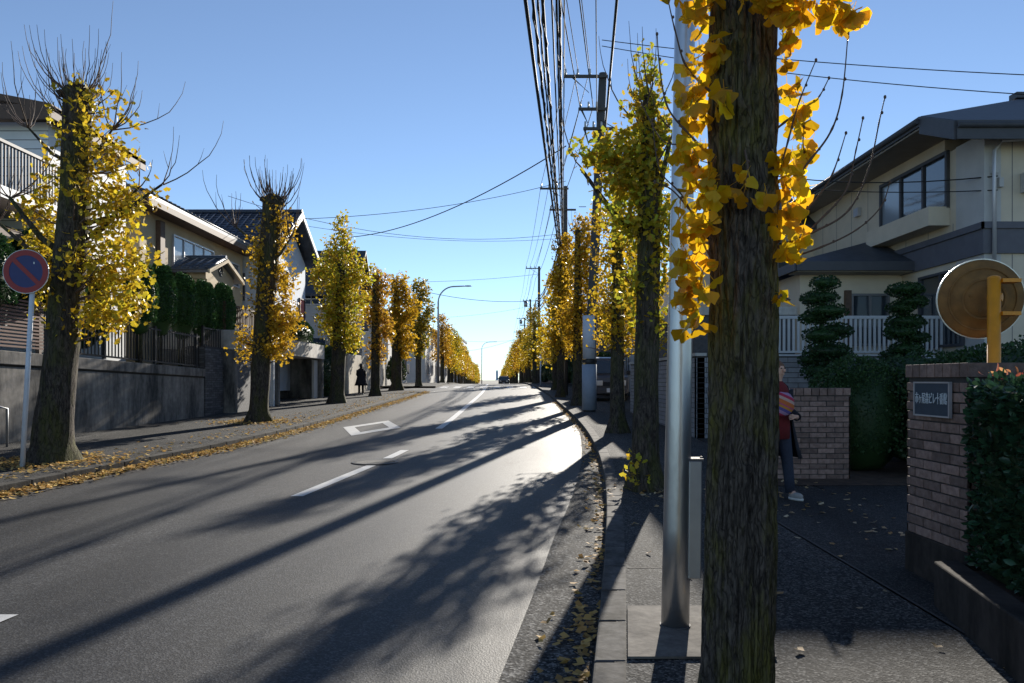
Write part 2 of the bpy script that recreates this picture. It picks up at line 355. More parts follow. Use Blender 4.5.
M['coat'] = mat('black_coat', (.012, .013, .02), .9, .2, 20)
M['red'] = mat('dark_red_knit', (.13, .009, .012), .9, .2, 60)
M['jean'] = mat('blue_jeans', (.02, .028, .05), .85, .25, 50)
M['shoe'] = mat('white_canvas', (.28, .28, .27), .8, .1, 30)
M['sole'] = mat('white_rubber', (.55, .55, .52), .6, .1, 30)
M['carw'] = mat('silver_car_paint', (.42, .43, .45), .3, .05, 4, metal=.3)
M['carl'] = mat('white_car_paint', (.7, .71, .73), .3, .05, 4)
M['card'] = mat('black_car_paint', (.02, .02, .025), .3, .05, 4)
M['tyre'] = mat('tyre_rubber', (.02, .02, .02), .85, .1, 20)
M['lamp'] = mat('lamp_lens', (.6, .6, .6), .2, .05, 10)
M['haze_tower'] = mat('pale_blue_haze_tint', (.42, .52, .66), .5, .05, .02)  # distance haze is put into this pale blue colour
M['purple'] = mat('reddish_blind', (.5, .12, .10), .7, .1, 5)

# striped bag
def bagmat():
    m, nt, p = newmat('striped_cloth'); tc = N(nt, 'ShaderNodeTexCoord')
    mp = N(nt, 'ShaderNodeMapping'); mp.inputs['Rotation'].default_value = (0, R(-25), 0); L(nt, tc.outputs['Object'], mp.inputs[0])
    sx = N(nt, 'ShaderNodeSeparateXYZ'); L(nt, mp.outputs[0], sx.inputs[0])
    mu = N(nt, 'ShaderNodeMath', operation='MULTIPLY'); mu.inputs[1].default_value = 5.0; L(nt, sx.outputs[2], mu.inputs[0])
    fr = N(nt, 'ShaderNodeMath', operation='FRACT'); L(nt, mu.outputs[0], fr.inputs[0])
    r = ramp(nt, [(0, (.45, .12, .03)), (.2, (.42, .30, .26)), (.35, (.36, .02, .06)), (.5, (.32, .2, .33)), (.65, (.08, .07, .25)), (.8, (.45, .2, .03)), (.92, (.38, .07, .14))], 'CONSTANT')
    L(nt, fr.outputs[0], r.inputs[0]); L(nt, r.outputs[0], p.inputs['Base Color']); p.inputs['Roughness'].default_value = .85
    return m
M['bag'] = bagmat()

# ---------------------------------------------------------------- leaf meshes
def fan_leaf():
    vs = [(0, 0, 0)]; n = 10
    for k in range(n+1):
        a = R(-66+132*k/n); r = .93+.025*math.sin(k*2.1)-.10*(abs(k-n/2)/(n/2))**3
        if k == n//2: r = .70
        x = math.sin(a)*r; y = math.cos(a)*r
        vs.append((x, y, .16*abs(x)+.05*math.sin(k*1.7)))
    fs = [(0, k+2, k+1) for k in range(n)]
    b = len(vs)                                            # stalk
    vs += [(-.025, 0, 0), (.025, 0, 0), (.02, -.6, .06), (-.02, -.6, .06)]
    fs.append((b, b+1, b+2, b+3))
    return np.array(vs), fs
FAN = fan_leaf()
MID = (np.array([(0, 0, 0), (-.6, .5, .16), (-.32, .88, .1), (0, .62, 0), (.32, .88, .1), (.6, .5, .16)]), [(0, 3, 2, 1), (0, 5, 4, 3)])
QUAD = (np.array([(0, 0, 0), (.5, .5, .12), (0, 1, 0), (-.5, .5, .12)]), [(0, 1, 2), (0, 2, 3)])
OVAL = (np.array([(0, 0, 0), (.26, .35, .09), (.22, .75, .07), (0, 1, -.05), (-.22, .75, .07), (-.26, .35, .09), (0, .5, 0)]), [(0, 1, 6), (1, 2, 6), (2, 3, 6), (3, 4, 6), (4, 5, 6), (5, 0, 6)])
def leaves(name, cen, size, tpl, m, parent=None, color=(.6, .42, .03), droop=.5, normals=None, flat=False, jitter=.35):
    cen = np.asarray(cen, float); n = len(cen); tv, tf = tpl
    size = np.broadcast_to(size, (n,))*(1+rng.uniform(-jitter, jitter, n))
    d = rng.normal(size=(n, 3)); d[:, 2] -= droop
    if normals is not None: d = normals*1.0+rng.normal(size=(n, 3))*.55
    if flat: d[:, 2] *= .12
    d /= np.linalg.norm(d, axis=1)[:, None]
    q = rng.normal(size=(n, 3))
    if flat: q = np.tile([0, 0, 1.], (n, 1))+rng.normal(size=(n, 3))*.25
    x = np.cross(d, q); x /= np.linalg.norm(x, axis=1)[:, None]; z = np.cross(x, d)
    k = len(tv)
    V = cen[:, None, :]+size[:, None, None]*(tv[None, :, 0:1]*x[:, None, :]+tv[None, :, 1:2]*d[:, None, :]+tv[None, :, 2:3]*z[:, None, :])
    V = V.reshape(-1, 3)
    loops = np.concatenate([np.array(f) for f in tf]); tot = np.array([len(f) for f in tf])
    LV = (np.arange(n)[:, None]*k+loops[None, :]).ravel().astype(np.int32)
    LT = np.tile(tot, n).astype(np.int32); LS = np.concatenate([[0], np.cumsum(LT)[:-1]]).astype(np.int32)
    me = bpy.data.meshes.new(name); me.vertices.add(len(V)); me.vertices.foreach_set('co', V.ravel())
    me.loops.add(len(LV)); me.loops.foreach_set('vertex_index', LV)
    me.polygons.add(len(LT)); me.polygons.foreach_set('loop_start', LS); me.polygons.foreach_set('loop_total', LT)
    me.materials.append(m); me.update(calc_edges=True); me.validate()
    o = bpy.data.objects.new(name, me); COL.objects.link(o); o.color = tuple(color)+(1,)
    if parent: o.parent = parent
    return o
def clumped(blobs, n, per=9, spread=.13):
    """blobs: (centre, (rx,ry,rz), weight): leaf positions gathered in small clumps through each blob."""
    w = np.array([b[2]*b[1][0]*b[1][2] for b in blobs]); w = w/w.sum()
    out = []
    for b, ww in zip(blobs, w):
        k = max(1, int(n*ww/per))
        u = rng.normal(size=(k, 3)); u /= np.linalg.norm(u, axis=1)[:, None]
        r = rng.uniform(0.15, 1, k)**.45
        c = np.array(b[0])+u*r[:, None]*np.array(b[1])
        p = np.repeat(c, per, axis=0)+rng.normal(size=(k*per, 3))*spread
        out.append(p)
    return np.concatenate(out)

def make_twigs(mb, starts, k, zr, r0=.012, segs=7, spread=.6, up=1.0):
    for _ in range(k):
        s = Vector(random.choice(starts)); ln = random.uniform(*zr); a = random.uniform(0, 2*math.pi)
        out = random.uniform(.15, spread); pts = []; p = s.copy()
        for i in range(segs+1):
            t = i/segs
            pts.append(s+Vector((math.cos(a)*out*math.sin(t*1.5)*ln, math.sin(a)*out*math.sin(t*1.5)*ln, ln*up*(t*.55+.45*t*t)))+Vector((random.gauss(0, .008), random.gauss(0, .008), 0))*ln)
        mb.tube(pts, [r0*(1-.75*i/segs) for i in range(segs+1)], 5, cap=False)
        if random.random() < .6:
            q = pts[segs//2]; e = q+Vector((math.cos(a+1)*.12, math.sin(a+1)*.12, .28))*ln
            mb.tube([q, (q+e)/2+Vector((0, 0, -.02)), e], [r0*.5, r0*.35, r0*.15], 4, cap=False)

def ginkgo(label, x, d, trunk, blobs, n, color, leaf=.075, tpl=MID, twigs=None, group=None, cat='tree', sides=20, per=9, spread=.13, branches=None, suckers=0):
    """trunk: list of (dx, dy, height, radius) above the ground; blobs given relative to the base."""
    z0 = g(d); t = thing('ginkgo_tree', label, cat, (x, d, z0), 0, group)
    mb = MB(); pts = []; rad = []
    tr = trunk
    K = 26
    for i in range(K+1):
        s = i/K*(len(tr)-1); a = min(int(s), len(tr)-2); f = s-a
        q = [tr[a][j]*(1-f)+tr[a+1][j]*f for j in range(4)]
        pts.append((q[0], q[1], q[2]-.06)); rad.append(q[3])
    sd = random.random()*50
    mb.tube(pts, rad, sides, wob=lambda i, j, th, p: 1+.10*noise.noise(Vector((math.cos(th)*1.3, math.sin(th)*1.3, p[2]*1.4+sd)))+.05*noise.noise(Vector((math.cos(th)*4, math.sin(th)*4, p[2]*2+sd)))+(.28*max(0, math.cos(th*5+sd))*max(0, 1-p[2]/.35)))
    top = Vector(pts[-1])
    mb.blob(top, rad[-1]*1.15, rad[-1]*1.15, rad[-1]*.7, 12, 6, .3, 2, seed=sd)
    starts = []
    for b in (branches or []):
        s0, e0, r = b; s0 = Vector(s0); e0 = Vector(e0); mid = (s0+e0)/2+Vector((0, 0, -.1*(e0-s0).length))
        mb.tube([s0, mid, e0], [r, r*.75, r*.45], 8); starts.append(e0)
    mb.build('trunk', M['bark'], t)
    cen = clumped(blobs, n, per, spread)
    tb = MB()
    zs = [p[2] for p in pts]
    for _ in range(min(70, n//40)):                          # small side shoots carrying the leaves
        c = Vector(cen[random.randrange(len(cen))]); h = min(max(c.z-random.uniform(.1, .5), 1.2), zs[-1])
        i = min(range(len(zs)), key=lambda k_: abs(zs[k_]-h)); b0 = Vector(pts[i])
        tb.tube([b0, (b0+c)/2+Vector((0, 0, -.05)), c], [.018, .011, .004], 4, cap=False)
    if twigs:
        make_twigs(tb, [top+Vector((random.gauss(0, .1), random.gauss(0, .1), -random.uniform(0, .5))) for _ in range(12)]+starts, **twigs)
    tb.build('twigs', M['twig'], t)
    leaves('crown', cen, leaf, tpl, M['leaf'], t, color)
    return t
def pb(x0, d0, px, py, rx, ry, w=1.0, dy=None, off=0.0):
    """a blob outlined by its seen size, at depth d0 (off metres behind it), relative to the tree base."""
    dd = d0+off; p = at(px, py, dd)
    return ((p.x-x0, off, p.z-g(d0)), (rx/F*dd, dy or max(.25, min(rx/F*dd, .95)), ry/F*dd), w)

# ================================================================ GROUND AND ROAD
def ds(a, b):
    out = [a]; d = a
    while d < b:
        d += .5 if d < 20 else (1.0 if d < 90 else (6 if d < 330 else 400))
        out.append(min(d, b))
    return out
def strip(name, a, b, f0, f1, zoff, m, nx=1, mb=None):
    mb = mb or MB(); D = ds(a, b); vs = []; fs = []
    for d in D:
        x0, x1 = f0(d), f1(d)
        for k in range(nx+1): vs.append((x0+(x1-x0)*k/nx, d, g(d)+zoff))
    for i in range(len(D)-1):
        for k in range(nx):
            q = i*(nx+1)+k; fs.append((q, q+1, q+nx+2, q+nx+1))
    mb.add(vs, fs)
    return struct(name, mb, m) if name else mb
strip('ground', -25, 14000, lambda d: -60-max(0, d)*1.2, lambda d: 60+max(0, d)*1.2, -.26, M['earth'])
strip('road', -25, 330, lambda d: xl(d)-.02, lambda d: xr(d)+.02, ROADZ, M['road'], 4)
strip('road_shoulder', -25, 30, lambda d: xr(d)-.02-(.45 if d < 7 else max(.10, .45-.032*(d-7))), lambda d: xr(d)-.02, ROADZ+.004, M['edge'])
strip('left_gutter', -25, 44, xl, lambda d: xl(d)+.32, ROADZ+.004, M['gutter'])
# side street joining from the left
mb = MB(); mb.add([(-60, 45.8, .85), (-4.95, 45.8, g(45.8)+ROADZ), (-4.95, 51.2, g(51.2)+ROADZ), (-60, 51.2, .85)], [(0, 1, 2, 3)]); struct('side_street', mb, M['road'])
mb = strip(None, -25, 44.8, lambda d: -13.0, xl, 0, None)
struct('left_sidewalk', mb, M['walk'])
mb = strip(None, 52, 330, lambda d: xl(d)-6, xl, 0, None); struct('far_left_sidewalk', mb, M['walk'])
mb = strip(None, -25, 330, lambda d: xr(d)+.1, lambda d: (2.5 if d < 3 else 2.42 if d < 9 else 3.6) if d < 30 else xr(d)+3.5, 0, None); struct('right_sidewalk', mb, M['walk'])
mb = strip(None, -25, 46, lambda d: (2.5 if d < 3 else 2.42 if d < 9 else 3.6)+.012, lambda d: 14.0, .002, None); struct('driveway', mb, M['drive'])
# kerbs made of separate blocks, one mesh each side
def kerb(name, f, a, b, w, side, skip=None, down=None):
    mb = MB(); d = a
    while d < b:
        e = d+.6; hz = 0
        if down and down[0] < d < down[1]: hz = -.07
        x0, x1 = f(d+.006), f(e-.006); z0, z1 = g(d)+.004+hz, g(e)+.004+hz
        p = [(x0, d+.006, z0), (x0+w*side, d+.006, z0), (x1+w*side, e-.006, z1), (x1, e-.006, z1)]
        mb.prism([Vector(q)+Vector((0, 0, -.2)) for q in p], (0, 0, .2))
        d = e
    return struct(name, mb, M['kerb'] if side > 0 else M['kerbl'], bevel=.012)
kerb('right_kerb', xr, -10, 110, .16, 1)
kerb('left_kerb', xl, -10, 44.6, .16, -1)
kerb('far_left_kerb', xl, 52, 140, .16, -1)
# pavement seams
mb = MB()
for d in (3.1, 5.55, 8.3, 11.6, 14.6):
    mb.add([(xr(d)+.17, d, g(d)+.003), (2.42, d+.02, g(d)+.003), (2.42, d+.032, g(d)+.003), (xr(d)+.17, d+.012, g(d)+.003)], [(0, 1, 2, 3)])
for d in np.arange(-5, 9, .5):
    mb.add([(2.43, d, g(d)+.005), (2.45, d, g(d)+.005), (2.45, d+.5, g(d+.5)+.005), (2.43, d+.5, g(d+.5)+.005)], [(0, 1, 2, 3)])
struct('pavement_seam', mb, M['mortar'])
mb = MB(); mb.add([(2.42, 9.3, g(9.3)+.008), (6.5, 9.3, g(9.3)+.008), (6.5, 11.5, g(11.5)+.01), (4.3, 11.5, g(11.5)+.01), (4.3, 9.9, g(9.9)+.008), (2.42, 9.85, g(9.9)+.008)], [(0, 1, 2, 3, 4, 5)])
struct('planting_soil', mb, M['soil'])
# painted markings
def mark(name, quads):
    mb = MB()
    for q in quads: mb.add([(x, d, g(d)+ROADZ+.006) for x, d in q], [tuple(range(len(q)))])
    return struct(name, mb, M['paint'])
def dash(a, b, w=.15):
    q = []; d = a
    while d < b-1e-6:
        e = min(d+.6, b); q.append([(xc(d)-w/2, d), (xc(d)+w/2, d), (xc(e)+w/2, e), (xc(e)-w/2, e)]); d = e
    return q
mark('centre_line_marking', dash(1.5, 4.85)+dash(9.2, 12.0)+dash(12.9, 14.15)+dash(18.9, 50.2, .17)+dash(56, 150, .16))
def lerp(a, b, t): return (a[0]+(b[0]-a[0])*t, a[1]+(b[1]-a[1])*t)
o4 = [(-4.18, 19.3), (-3.50, 17.0), (-2.74, 19.2), (-3.42, 21.6)]; c4 = (-3.46, 19.3); i4 = [lerp(c4, p, .60) for p in o4]
mark('diamond_marking', [[o4[k], o4[(k+1) % 4], i4[(k+1) % 4], i4[k]] for k in range(4)])
q = []
for k in range(8):
    x = -4.85+k*.9; q.append([(x, 51.9), (x+.45, 51.9), (x+.42, 55.2), (x-.03, 55.2)])
mark('crosswalk_marking', q)
mark('stop_line_marking', [[(xl(49)+.3, 50.6), (xc(49), 50.6), (xc(49), 51.0), (xl(49)+.3, 51.0)]])
# manhole with its worn patch
mc = thing('manhole_cover', 'round iron manhole cover set in the centre line of the road', 'manhole cover', (-2.18, 12.42, g(12.42)+ROADZ+.006))
mb = MB(); mb.disc((0, 0, .001), (0, 0, 1), .31, .004, 36); mb.build('lid', mat('worn_iron', (.03, .03, .03), .8, .5, 40, bump=.8, bscale=30), mc)
mb = MB(); mb.ring((0, 0, .001), (0, 0, 1), .32, .37, .004); mb.build('rim', M['black'], mc)

# leaf litter -----------------------------------------------------
def litter(name, pts, size, label, color):
    o = leaves(name, pts, size, MID, M['litter'], None, color, flat=True)
    return tag(o, label, 'leaves', kind='stuff')
P = []
for _ in range(14500):
    d = 3+41*random.random()**1.4
    base = xl(d)-.06; off = abs(random.gauss(0, .17))
    if noise.noise(Vector((d*1.3, 3, 0))) < -.35 and random.random() < .6: continue
    P.append((base+off, d, g(d)+ROADZ+.012+random.random()*.03))
for _ in range(900):
    d = 4+38*random.random()**1.3
    P.append((xl(d)-.2-abs(random.gauss(0, .55)), d, g(d)+.012))
for tx, td in ((-6.85, 11.6), (-6.38, 19.6)):
    for _ in range(700): 
        a = random.random()*6.28; r = .35+abs(random.gauss(0, .45)); P.append((tx+math.cos(a)*r, td+math.sin(a)*r, g(td)+.02+.02*math.sin(a)*r))
litter('fallen_leaves', P, .062, 'drift of fallen yellow ginkgo leaves along the left gutter', (.66, .48, .16))
P = []
for _ in range(190):
    d = random.uniform(1.5, 5.0); P.append((xr(d)-abs(random.gauss(0, .13))-.02, d, g(d)+ROADZ+.014+random.random()*.02))
for _ in range(600):
    d = random.uniform(5, 32); P.append((xr(d)-abs(random.gauss(0, .08))-.02, d, g(d)+ROADZ+.012+random.random()*.02))
litter('fallen_leaves', P, .055, 'fallen ginkgo leaves gathered against the right kerb', (.62, .40, .12))
P = [(random.uniform(1.0, 3.6), random.uniform(2.5, 9.5), 0) for _ in range(70)]+[(random.uniform(2.5, 3.8), random.uniform(6, 9.8), 0) for _ in range(60)]
P = [(x, d, g(d)+.014) for x, d, z in P if x > xr(d)+.2]
P += [(1.56+random.gauss(0, .45), 9.0+random.gauss(0, .4), g(9)+.02) for _ in range(90)]
litter('fallen_leaves', P, .055, 'loose ginkgo leaves scattered over the right pavement', (.62, .52, .34))

# ================================================================ WALLS
def brickwork(mb, o, u, n, length, height, bl=.21, bh=.06, j=.010, depth=.02, m=0, proud=.006):
    """rows of separate bricks on the face starting at o, running along u, facing n."""
    u = Vector(u).normalized(); n = Vector(n).normalized(); o = Vector(o); row = 0; z = 0
    while z+bh <= height+1e-4:
        s = -(bl/2) if row % 2 else 0
        while s < length-.02:
            a = max(0, s); b = min(length, s+bl-j)
            if b-a > .02: mb.obox(o+u*a+Vector((0, 0, z))-n*(depth-proud), u*(b-a), n*depth, (0, 0, bh-j), m)
            s += bl
        z += bh; row += 1
# brick gate pier on the right
pz = g(5.3)
pier = thing('brick_gate_pier', 'square brick gate pier carrying the blue name plate, beside the hedge', 'gate pier', (2.8, 4.78, pz))
mb = MB(); mb.box(.012, .46, .012, .74, .28, 1.44); mb.build('mortar_core', M['mortar'], pier)
mb = MB(); h0 = .28
brickwork(mb, (0.006, 0, h0), (0, 1, 0), (-1, 0, 0), .75, 1.08, .215, .066)
brickwork(mb, (0, 0.006, h0), (1, 0, 0), (0, -1, 0), .46, 1.08, .215, .066)
brickwork(mb, (0, .744, h0), (1, 0, 0), (0, 1, 0), .46, 1.08, .215, .066)
for k in range(8): mb.box(-.012, .475, -.01+k*.0955, -.01+k*.0955+.087, 1.362, 1.45)
mb.build('brickwork', M['brick'], pier, bevel=.003)
mb = MB(); mb.box(-.012, .48, -.01, .76, -.1, .278); mb.build('footing', M['conc_d'], pier, bevel=.008)
npl = thing('name_plate', 'dark blue name plate with pale lettering on the brick pier', 'sign', (2.786, 5.05, 1.16))
npl.rotation_euler = (0, 0, R(-90))
def on_pier(px, py): 
    d = 2.79/((px-CX)/F); return d, EYE+(HY-py)/F*d
dL, _ = on_pier(917, 400); dR, _ = on_pier(951.5, 400)
npl.location = (2.786, (dL+dR)/2, (on_pier(917, 384)[1]+on_pier(917, 413)[1])/2)
W_, H_ = dL-dR, .215
mb = MB(); mb.box(-W_/2, W_/2, -.012, .004, -H_/2, H_/2); mb.build('panel', M['plate'], npl)
mb = MB()
for a in ((-W_/2-.008, W_/2+.008, -H_/2-.008, -H_/2+.002), (-W_/2-.008, W_/2+.008, H_/2-.002, H_/2+.008), (-W_/2-.008, -W_/2+.002, -H_/2, H_/2), (W_/2-.002, W_/2+.008, -H_/2, H_/2)):
    mb.box(a[0], a[1], -.018, .004, a[2], a[3])
mb.build('frame', M['alul'], npl)
def text(name, s, size, m, parent, loc, rot=(R(90), 0, 0), sx=1, ext=.002):
    c = bpy.data.curves.new(name, 'FONT'); c.body = s; c.size = size; c.align_x = 'CENTER'; c.align_y = 'CENTER'; c.extrude = ext; c.resolution_u = 3
    o = bpy.data.objects.new(name, c); COL.objects.link(o)
    bpy.context.view_layer.update(); dg = bpy.context.evaluated_depsgraph_get()
    me = bpy.data.meshes.new_from_object(o.evaluated_get(dg)); bpy.data.objects.remove(o)
    me.materials.clear(); me.materials.append(m)
    o = bpy.data.objects.new(name, me); COL.objects.link(o); o.parent = parent; o.location = loc; o.rotation_euler = rot; o.scale = (sx, 1, 1)
    return o
tx = text('lettering', '市ヶ尾森ビレ十番館', .06, M['letter'], npl, (0, -.0165, .0))
wd = max(v.co.x for v in tx.data.vertices)-min(v.co.x for v in tx.data.vertices)
tx.scale = (W_*.92/max(wd, .01), 1.35, 1)
# lower brick wall behind the entrance
x0w, x1w, dw = 2.9, 4.27, 9.85
bw = thing('brick_wall', 'low brick garden wall behind the walking woman, in front of the round hedge', 'wall', (x0w, dw, g(dw)))
mb = MB(); mb.box(.01, x1w-x0w-.01, .01, .22, -.1, 1.13); mb.build('mortar_core', M['mortar'], bw)
mb = MB(); brickwork(mb, (0, .006, .0), (1, 0, 0), (0, -1, 0), x1w-x0w, 1.08, .215, .066)
brickwork(mb, (x1w-x0w-.006, 0, .0), (0, 1, 0), (1, 0, 0), .23, 1.08, .215, .066)
for k in range(14): mb.box(-.012+k*.0995, -.012+k*.0995+.09, -.012, .24, 1.06, 1.15)
mb.build('brickwork', M['brick'], bw, bevel=.003)
# planter edge and hedge at the right
pw = MB()
pl = [(2.56, 4.72), (2.72, 4.72), (2.0, -3.0), (1.80, -3.0)]
pl = [(2.54, 4.70), (2.70, 4.72), (2.34, 3.0), (2.19, 3.0)]
pl2 = [(2.19, 3.0), (2.34, 3.0), (1.9, -2), (1.72, -2)]
for P_ in (pl, pl2): pw.prism([(x, y, g(4)-.1) for x, y in P_], (0, 0, .38))
pw.prism([(2.54, 4.70, g(4)-.1), (2.70, 4.72, g(4)-.1), (4.2, 4.84, g(4)-.1), (4.2, 4.70, g(4)-.1)], (0, 0, .36))
tag(pw.build('planter_wall', M['conc_d'], bevel=.012), 'low dark weathered kerb wall holding the hedge bed', 'planter')
mb = MB(); mb.add([(2.66, 4.72, .30), (4.5, 4.8, .30), (4.5, -2, .26), (1.8, -2, .26), (2.3, 3.0, .29)], [(4, 3, 2, 1, 0)]); struct('hedge_bed_soil', mb, M['soil'])
def surface_leaves(n, cs, drop_bottom=True):
    """points and outward normals on ellipsoids (cx,cy,cz,rx,ry,rz[,power])."""
    P_ = []; Q = []
    ar = np.array([c[3]*c[5]+c[4]*c[5]+c[3]*c[4] for c in cs]); ar = ar/ar.sum()
    for c, a in zip(cs, ar):
        k = int(n*a); u = rng.normal(size=(k, 3)); u /= np.linalg.norm(u, axis=1)[:, None]
        if drop_bottom: u[:, 2] = np.where(u[:, 2] < -.5, -u[:, 2], u[:, 2])
        pw_ = c[6] if len(c) > 6 else 1.0
        uu = np.sign(u)*np.abs(u)**pw_
        nf = 1+np.array([.10*noise.noise(Vector(q)*2.3+Vector((c[0], c[1], 0))) for q in u])[:, None]
        P_.append(np.array(c[:3])+uu*np.array(c[3:6])*nf*rng.uniform(.93, 1.03, (k, 1))); Q.append(u)
    return np.concatenate(P_), np.concatenate(Q)
def shrub(name, label, cat, cs, n, leaf, color, m=None, tpl=QUAD, group=None, stems=None, core=.9):
    """a clipped shrub: stems, a twiggy inner mass and leaves over it."""
    c0 = cs[0]; base = (c0[0], c0[1], c0[2]-c0[5])
    t = thing(name, label, cat, base, 0, group)
    cl = [(c[0]-base[0], c[1]-base[1], c[2]-base[2])+tuple(c[3:]) for c in cs]
    P_, Q = surface_leaves(n, cl)
    o = leaves('foliage', P_, leaf, tpl, m or M['green'], t, color, normals=Q)
    mb = MB()
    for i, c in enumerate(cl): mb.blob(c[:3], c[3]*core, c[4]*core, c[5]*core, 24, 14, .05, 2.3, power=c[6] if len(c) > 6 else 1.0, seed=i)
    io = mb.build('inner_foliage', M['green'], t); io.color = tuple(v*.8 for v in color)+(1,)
    if stems:
        mb = MB()
        for s in stems: mb.tube([Vector(q)-Vector(base) for q in s[0]], s[1], 8)
        mb.build('trunk', M['bark'], t)
    return t
# photinia hedge, box-like with ragged face
hb = thing('photinia_hedge', 'tall glossy hedge with reddish young tips beside the brick pier', 'hedge', (3.3, 3.8, .28)); HS = .09
P_ = []; Q = []
for _ in range(15000):
    d = random.uniform(1.2, 4.66); xf = 2.66+(d-4.7)*.19; zt = 1.43
    r = random.random()
    if r < .5: p = (xf+abs(random.gauss(0, .05))+.05*noise.noise(Vector((d*3, random.random()*.2, 1))), d, random.uniform(.36, zt)); n_ = (-1, -.3, .2)
    elif r < .75: p = (random.uniform(2.655, 3.6), 4.66-abs(random.gauss(0, .06)), random.uniform(.36, zt)); n_ = (0, 1, .2)
    elif r < .85: p = (random.uniform(2.02, 3.0), 1.2+abs(random.gauss(0, .05)), random.uniform(.36, zt)); n_ = (0, -1, .2)
    else: p = (random.uniform(xf, xf+1.0), d, zt+random.gauss(0, .02)); n_ = (0, 0, 1)
    p = (p[0]+.05*noise.noise(Vector(p)*4), p[1], p[2]); P_.append(p); Q.append(n_)
base = np.array(hb.location)
leaves('foliage', np.array(P_)-base+np.array([HS, 0, 0]), .05, OVAL, M['glossgreen'], hb, (.035, .10, .05), normals=np.array(Q, float))
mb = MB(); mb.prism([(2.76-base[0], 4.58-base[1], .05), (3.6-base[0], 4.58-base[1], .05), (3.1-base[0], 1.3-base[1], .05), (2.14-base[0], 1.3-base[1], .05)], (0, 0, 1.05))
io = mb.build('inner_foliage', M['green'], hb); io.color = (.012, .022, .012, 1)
P_ = [(random.uniform(2.62, 3.5)+(d-4.7)*.19, d, 1.45+random.random()*.05) for d in [random.uniform(1.2, 4.65) for _ in range(650)]]
leaves('foliage', np.array(P_)-base+np.array([HS+.05, 0, 0]), .042, OVAL, M['redleaf'], hb, (.40, .05, .04), droop=-1.0)

# traffic mirror seen from behind
mr_ = thing('traffic_mirror', 'round orange traffic mirror seen from behind on its orange post', 'traffic mirror', (at(990, 0, 5.95).x, 5.95, g(5.95)))
pxz = lambda px, py, d: at(px, py, d)-mr_.location
mb = MB(); tz = pxz(994, 278, 5.95).z; mb.tube([(at(994, 0, 5.95).x-mr_.location.x, 0, -.1), (at(994, 0, 5.95).x-mr_.location.x, 0, tz)], .046, 20); 
mb.blob((at(994, 0, 5.95).x-mr_.location.x, 0, tz), .046, .046, .02, 16, 6, 0); mb.build('post', M['orange'], mr_)
c = pxz(984, 299, 6.12); nrm = Vector((-.25, -1, -.10)).normalized()
prof = [(0.0, 0.0), (.05, -.004), (.17, .0), (.18, .018), (.25, .035), (.295, .06), (.305, .065), (.312, .085), (.305, .10)]
def lathe(c, ax, prof, n=48):
    ax = Vector(ax).normalized(); a = ax.orthogonal().normalized(); b = ax.cross(a); vs = []; fs = []
    for (r, h) in prof:
        for k in range(n): vs.append(Vector(c)+(a*math.cos(2*math.pi*k/n)+b*math.sin(2*math.pi*k/n))*r-ax*h)
    for i in range(len(prof)-1):
        for k in range(n): fs.append((i*n+k, (i+1)*n+k, (i+1)*n+(k+1) % n, i*n+(k+1) % n))
    return vs, fs
mb = MB(); v_, f_ = lathe(c, nrm, prof); mb.add(v_, f_, 0, True); mb.build('mirror_housing', M['mirrorback'], mr_)
mb = MB(); v_, f_ = lathe(c, nrm, [(.302, .098), (.2, .12), (.1, .135), (0.001, .14)]); mb.add(v_, f_, 0, True); mb.build('mirror_face', M['galv'], mr_)
mb = MB(); mb.ring(c+nrm*.002, nrm, .145, .16, .012, 40); mb.ring(c-nrm*.03, nrm, .238, .248, .014, 48)
for k in range(4):
    a_ = nrm.orthogonal().normalized(); a_.rotate(Matrix.Rotation(k*math.pi/2+.5, 4, nrm)); mb.tube([c+a_*.10+nrm*.004, c+a_*.10+nrm*.02], .012, 8)
mb.build('stiffener', M['mirrorback'], mr_)
mb = MB(); mb.ring(c-nrm*.09, nrm, .30, .318, .02, 48); mb.build('rim', M['galv'], mr_)
mb = MB()
for dz in (-.13, .12): mb = MB(); mb.box(c.x+.01, c.x+.15, -.052, .06, c.z+dz-.014, c.z+dz+.014); mb.build('bracket', M['orange'], mr_)
mb = MB(); mb.tube([(c.x-.02, .09, c.z), (c.x+.05, .02, c.z)], .03, 12); mb.build('arm', M['orange'], mr_)

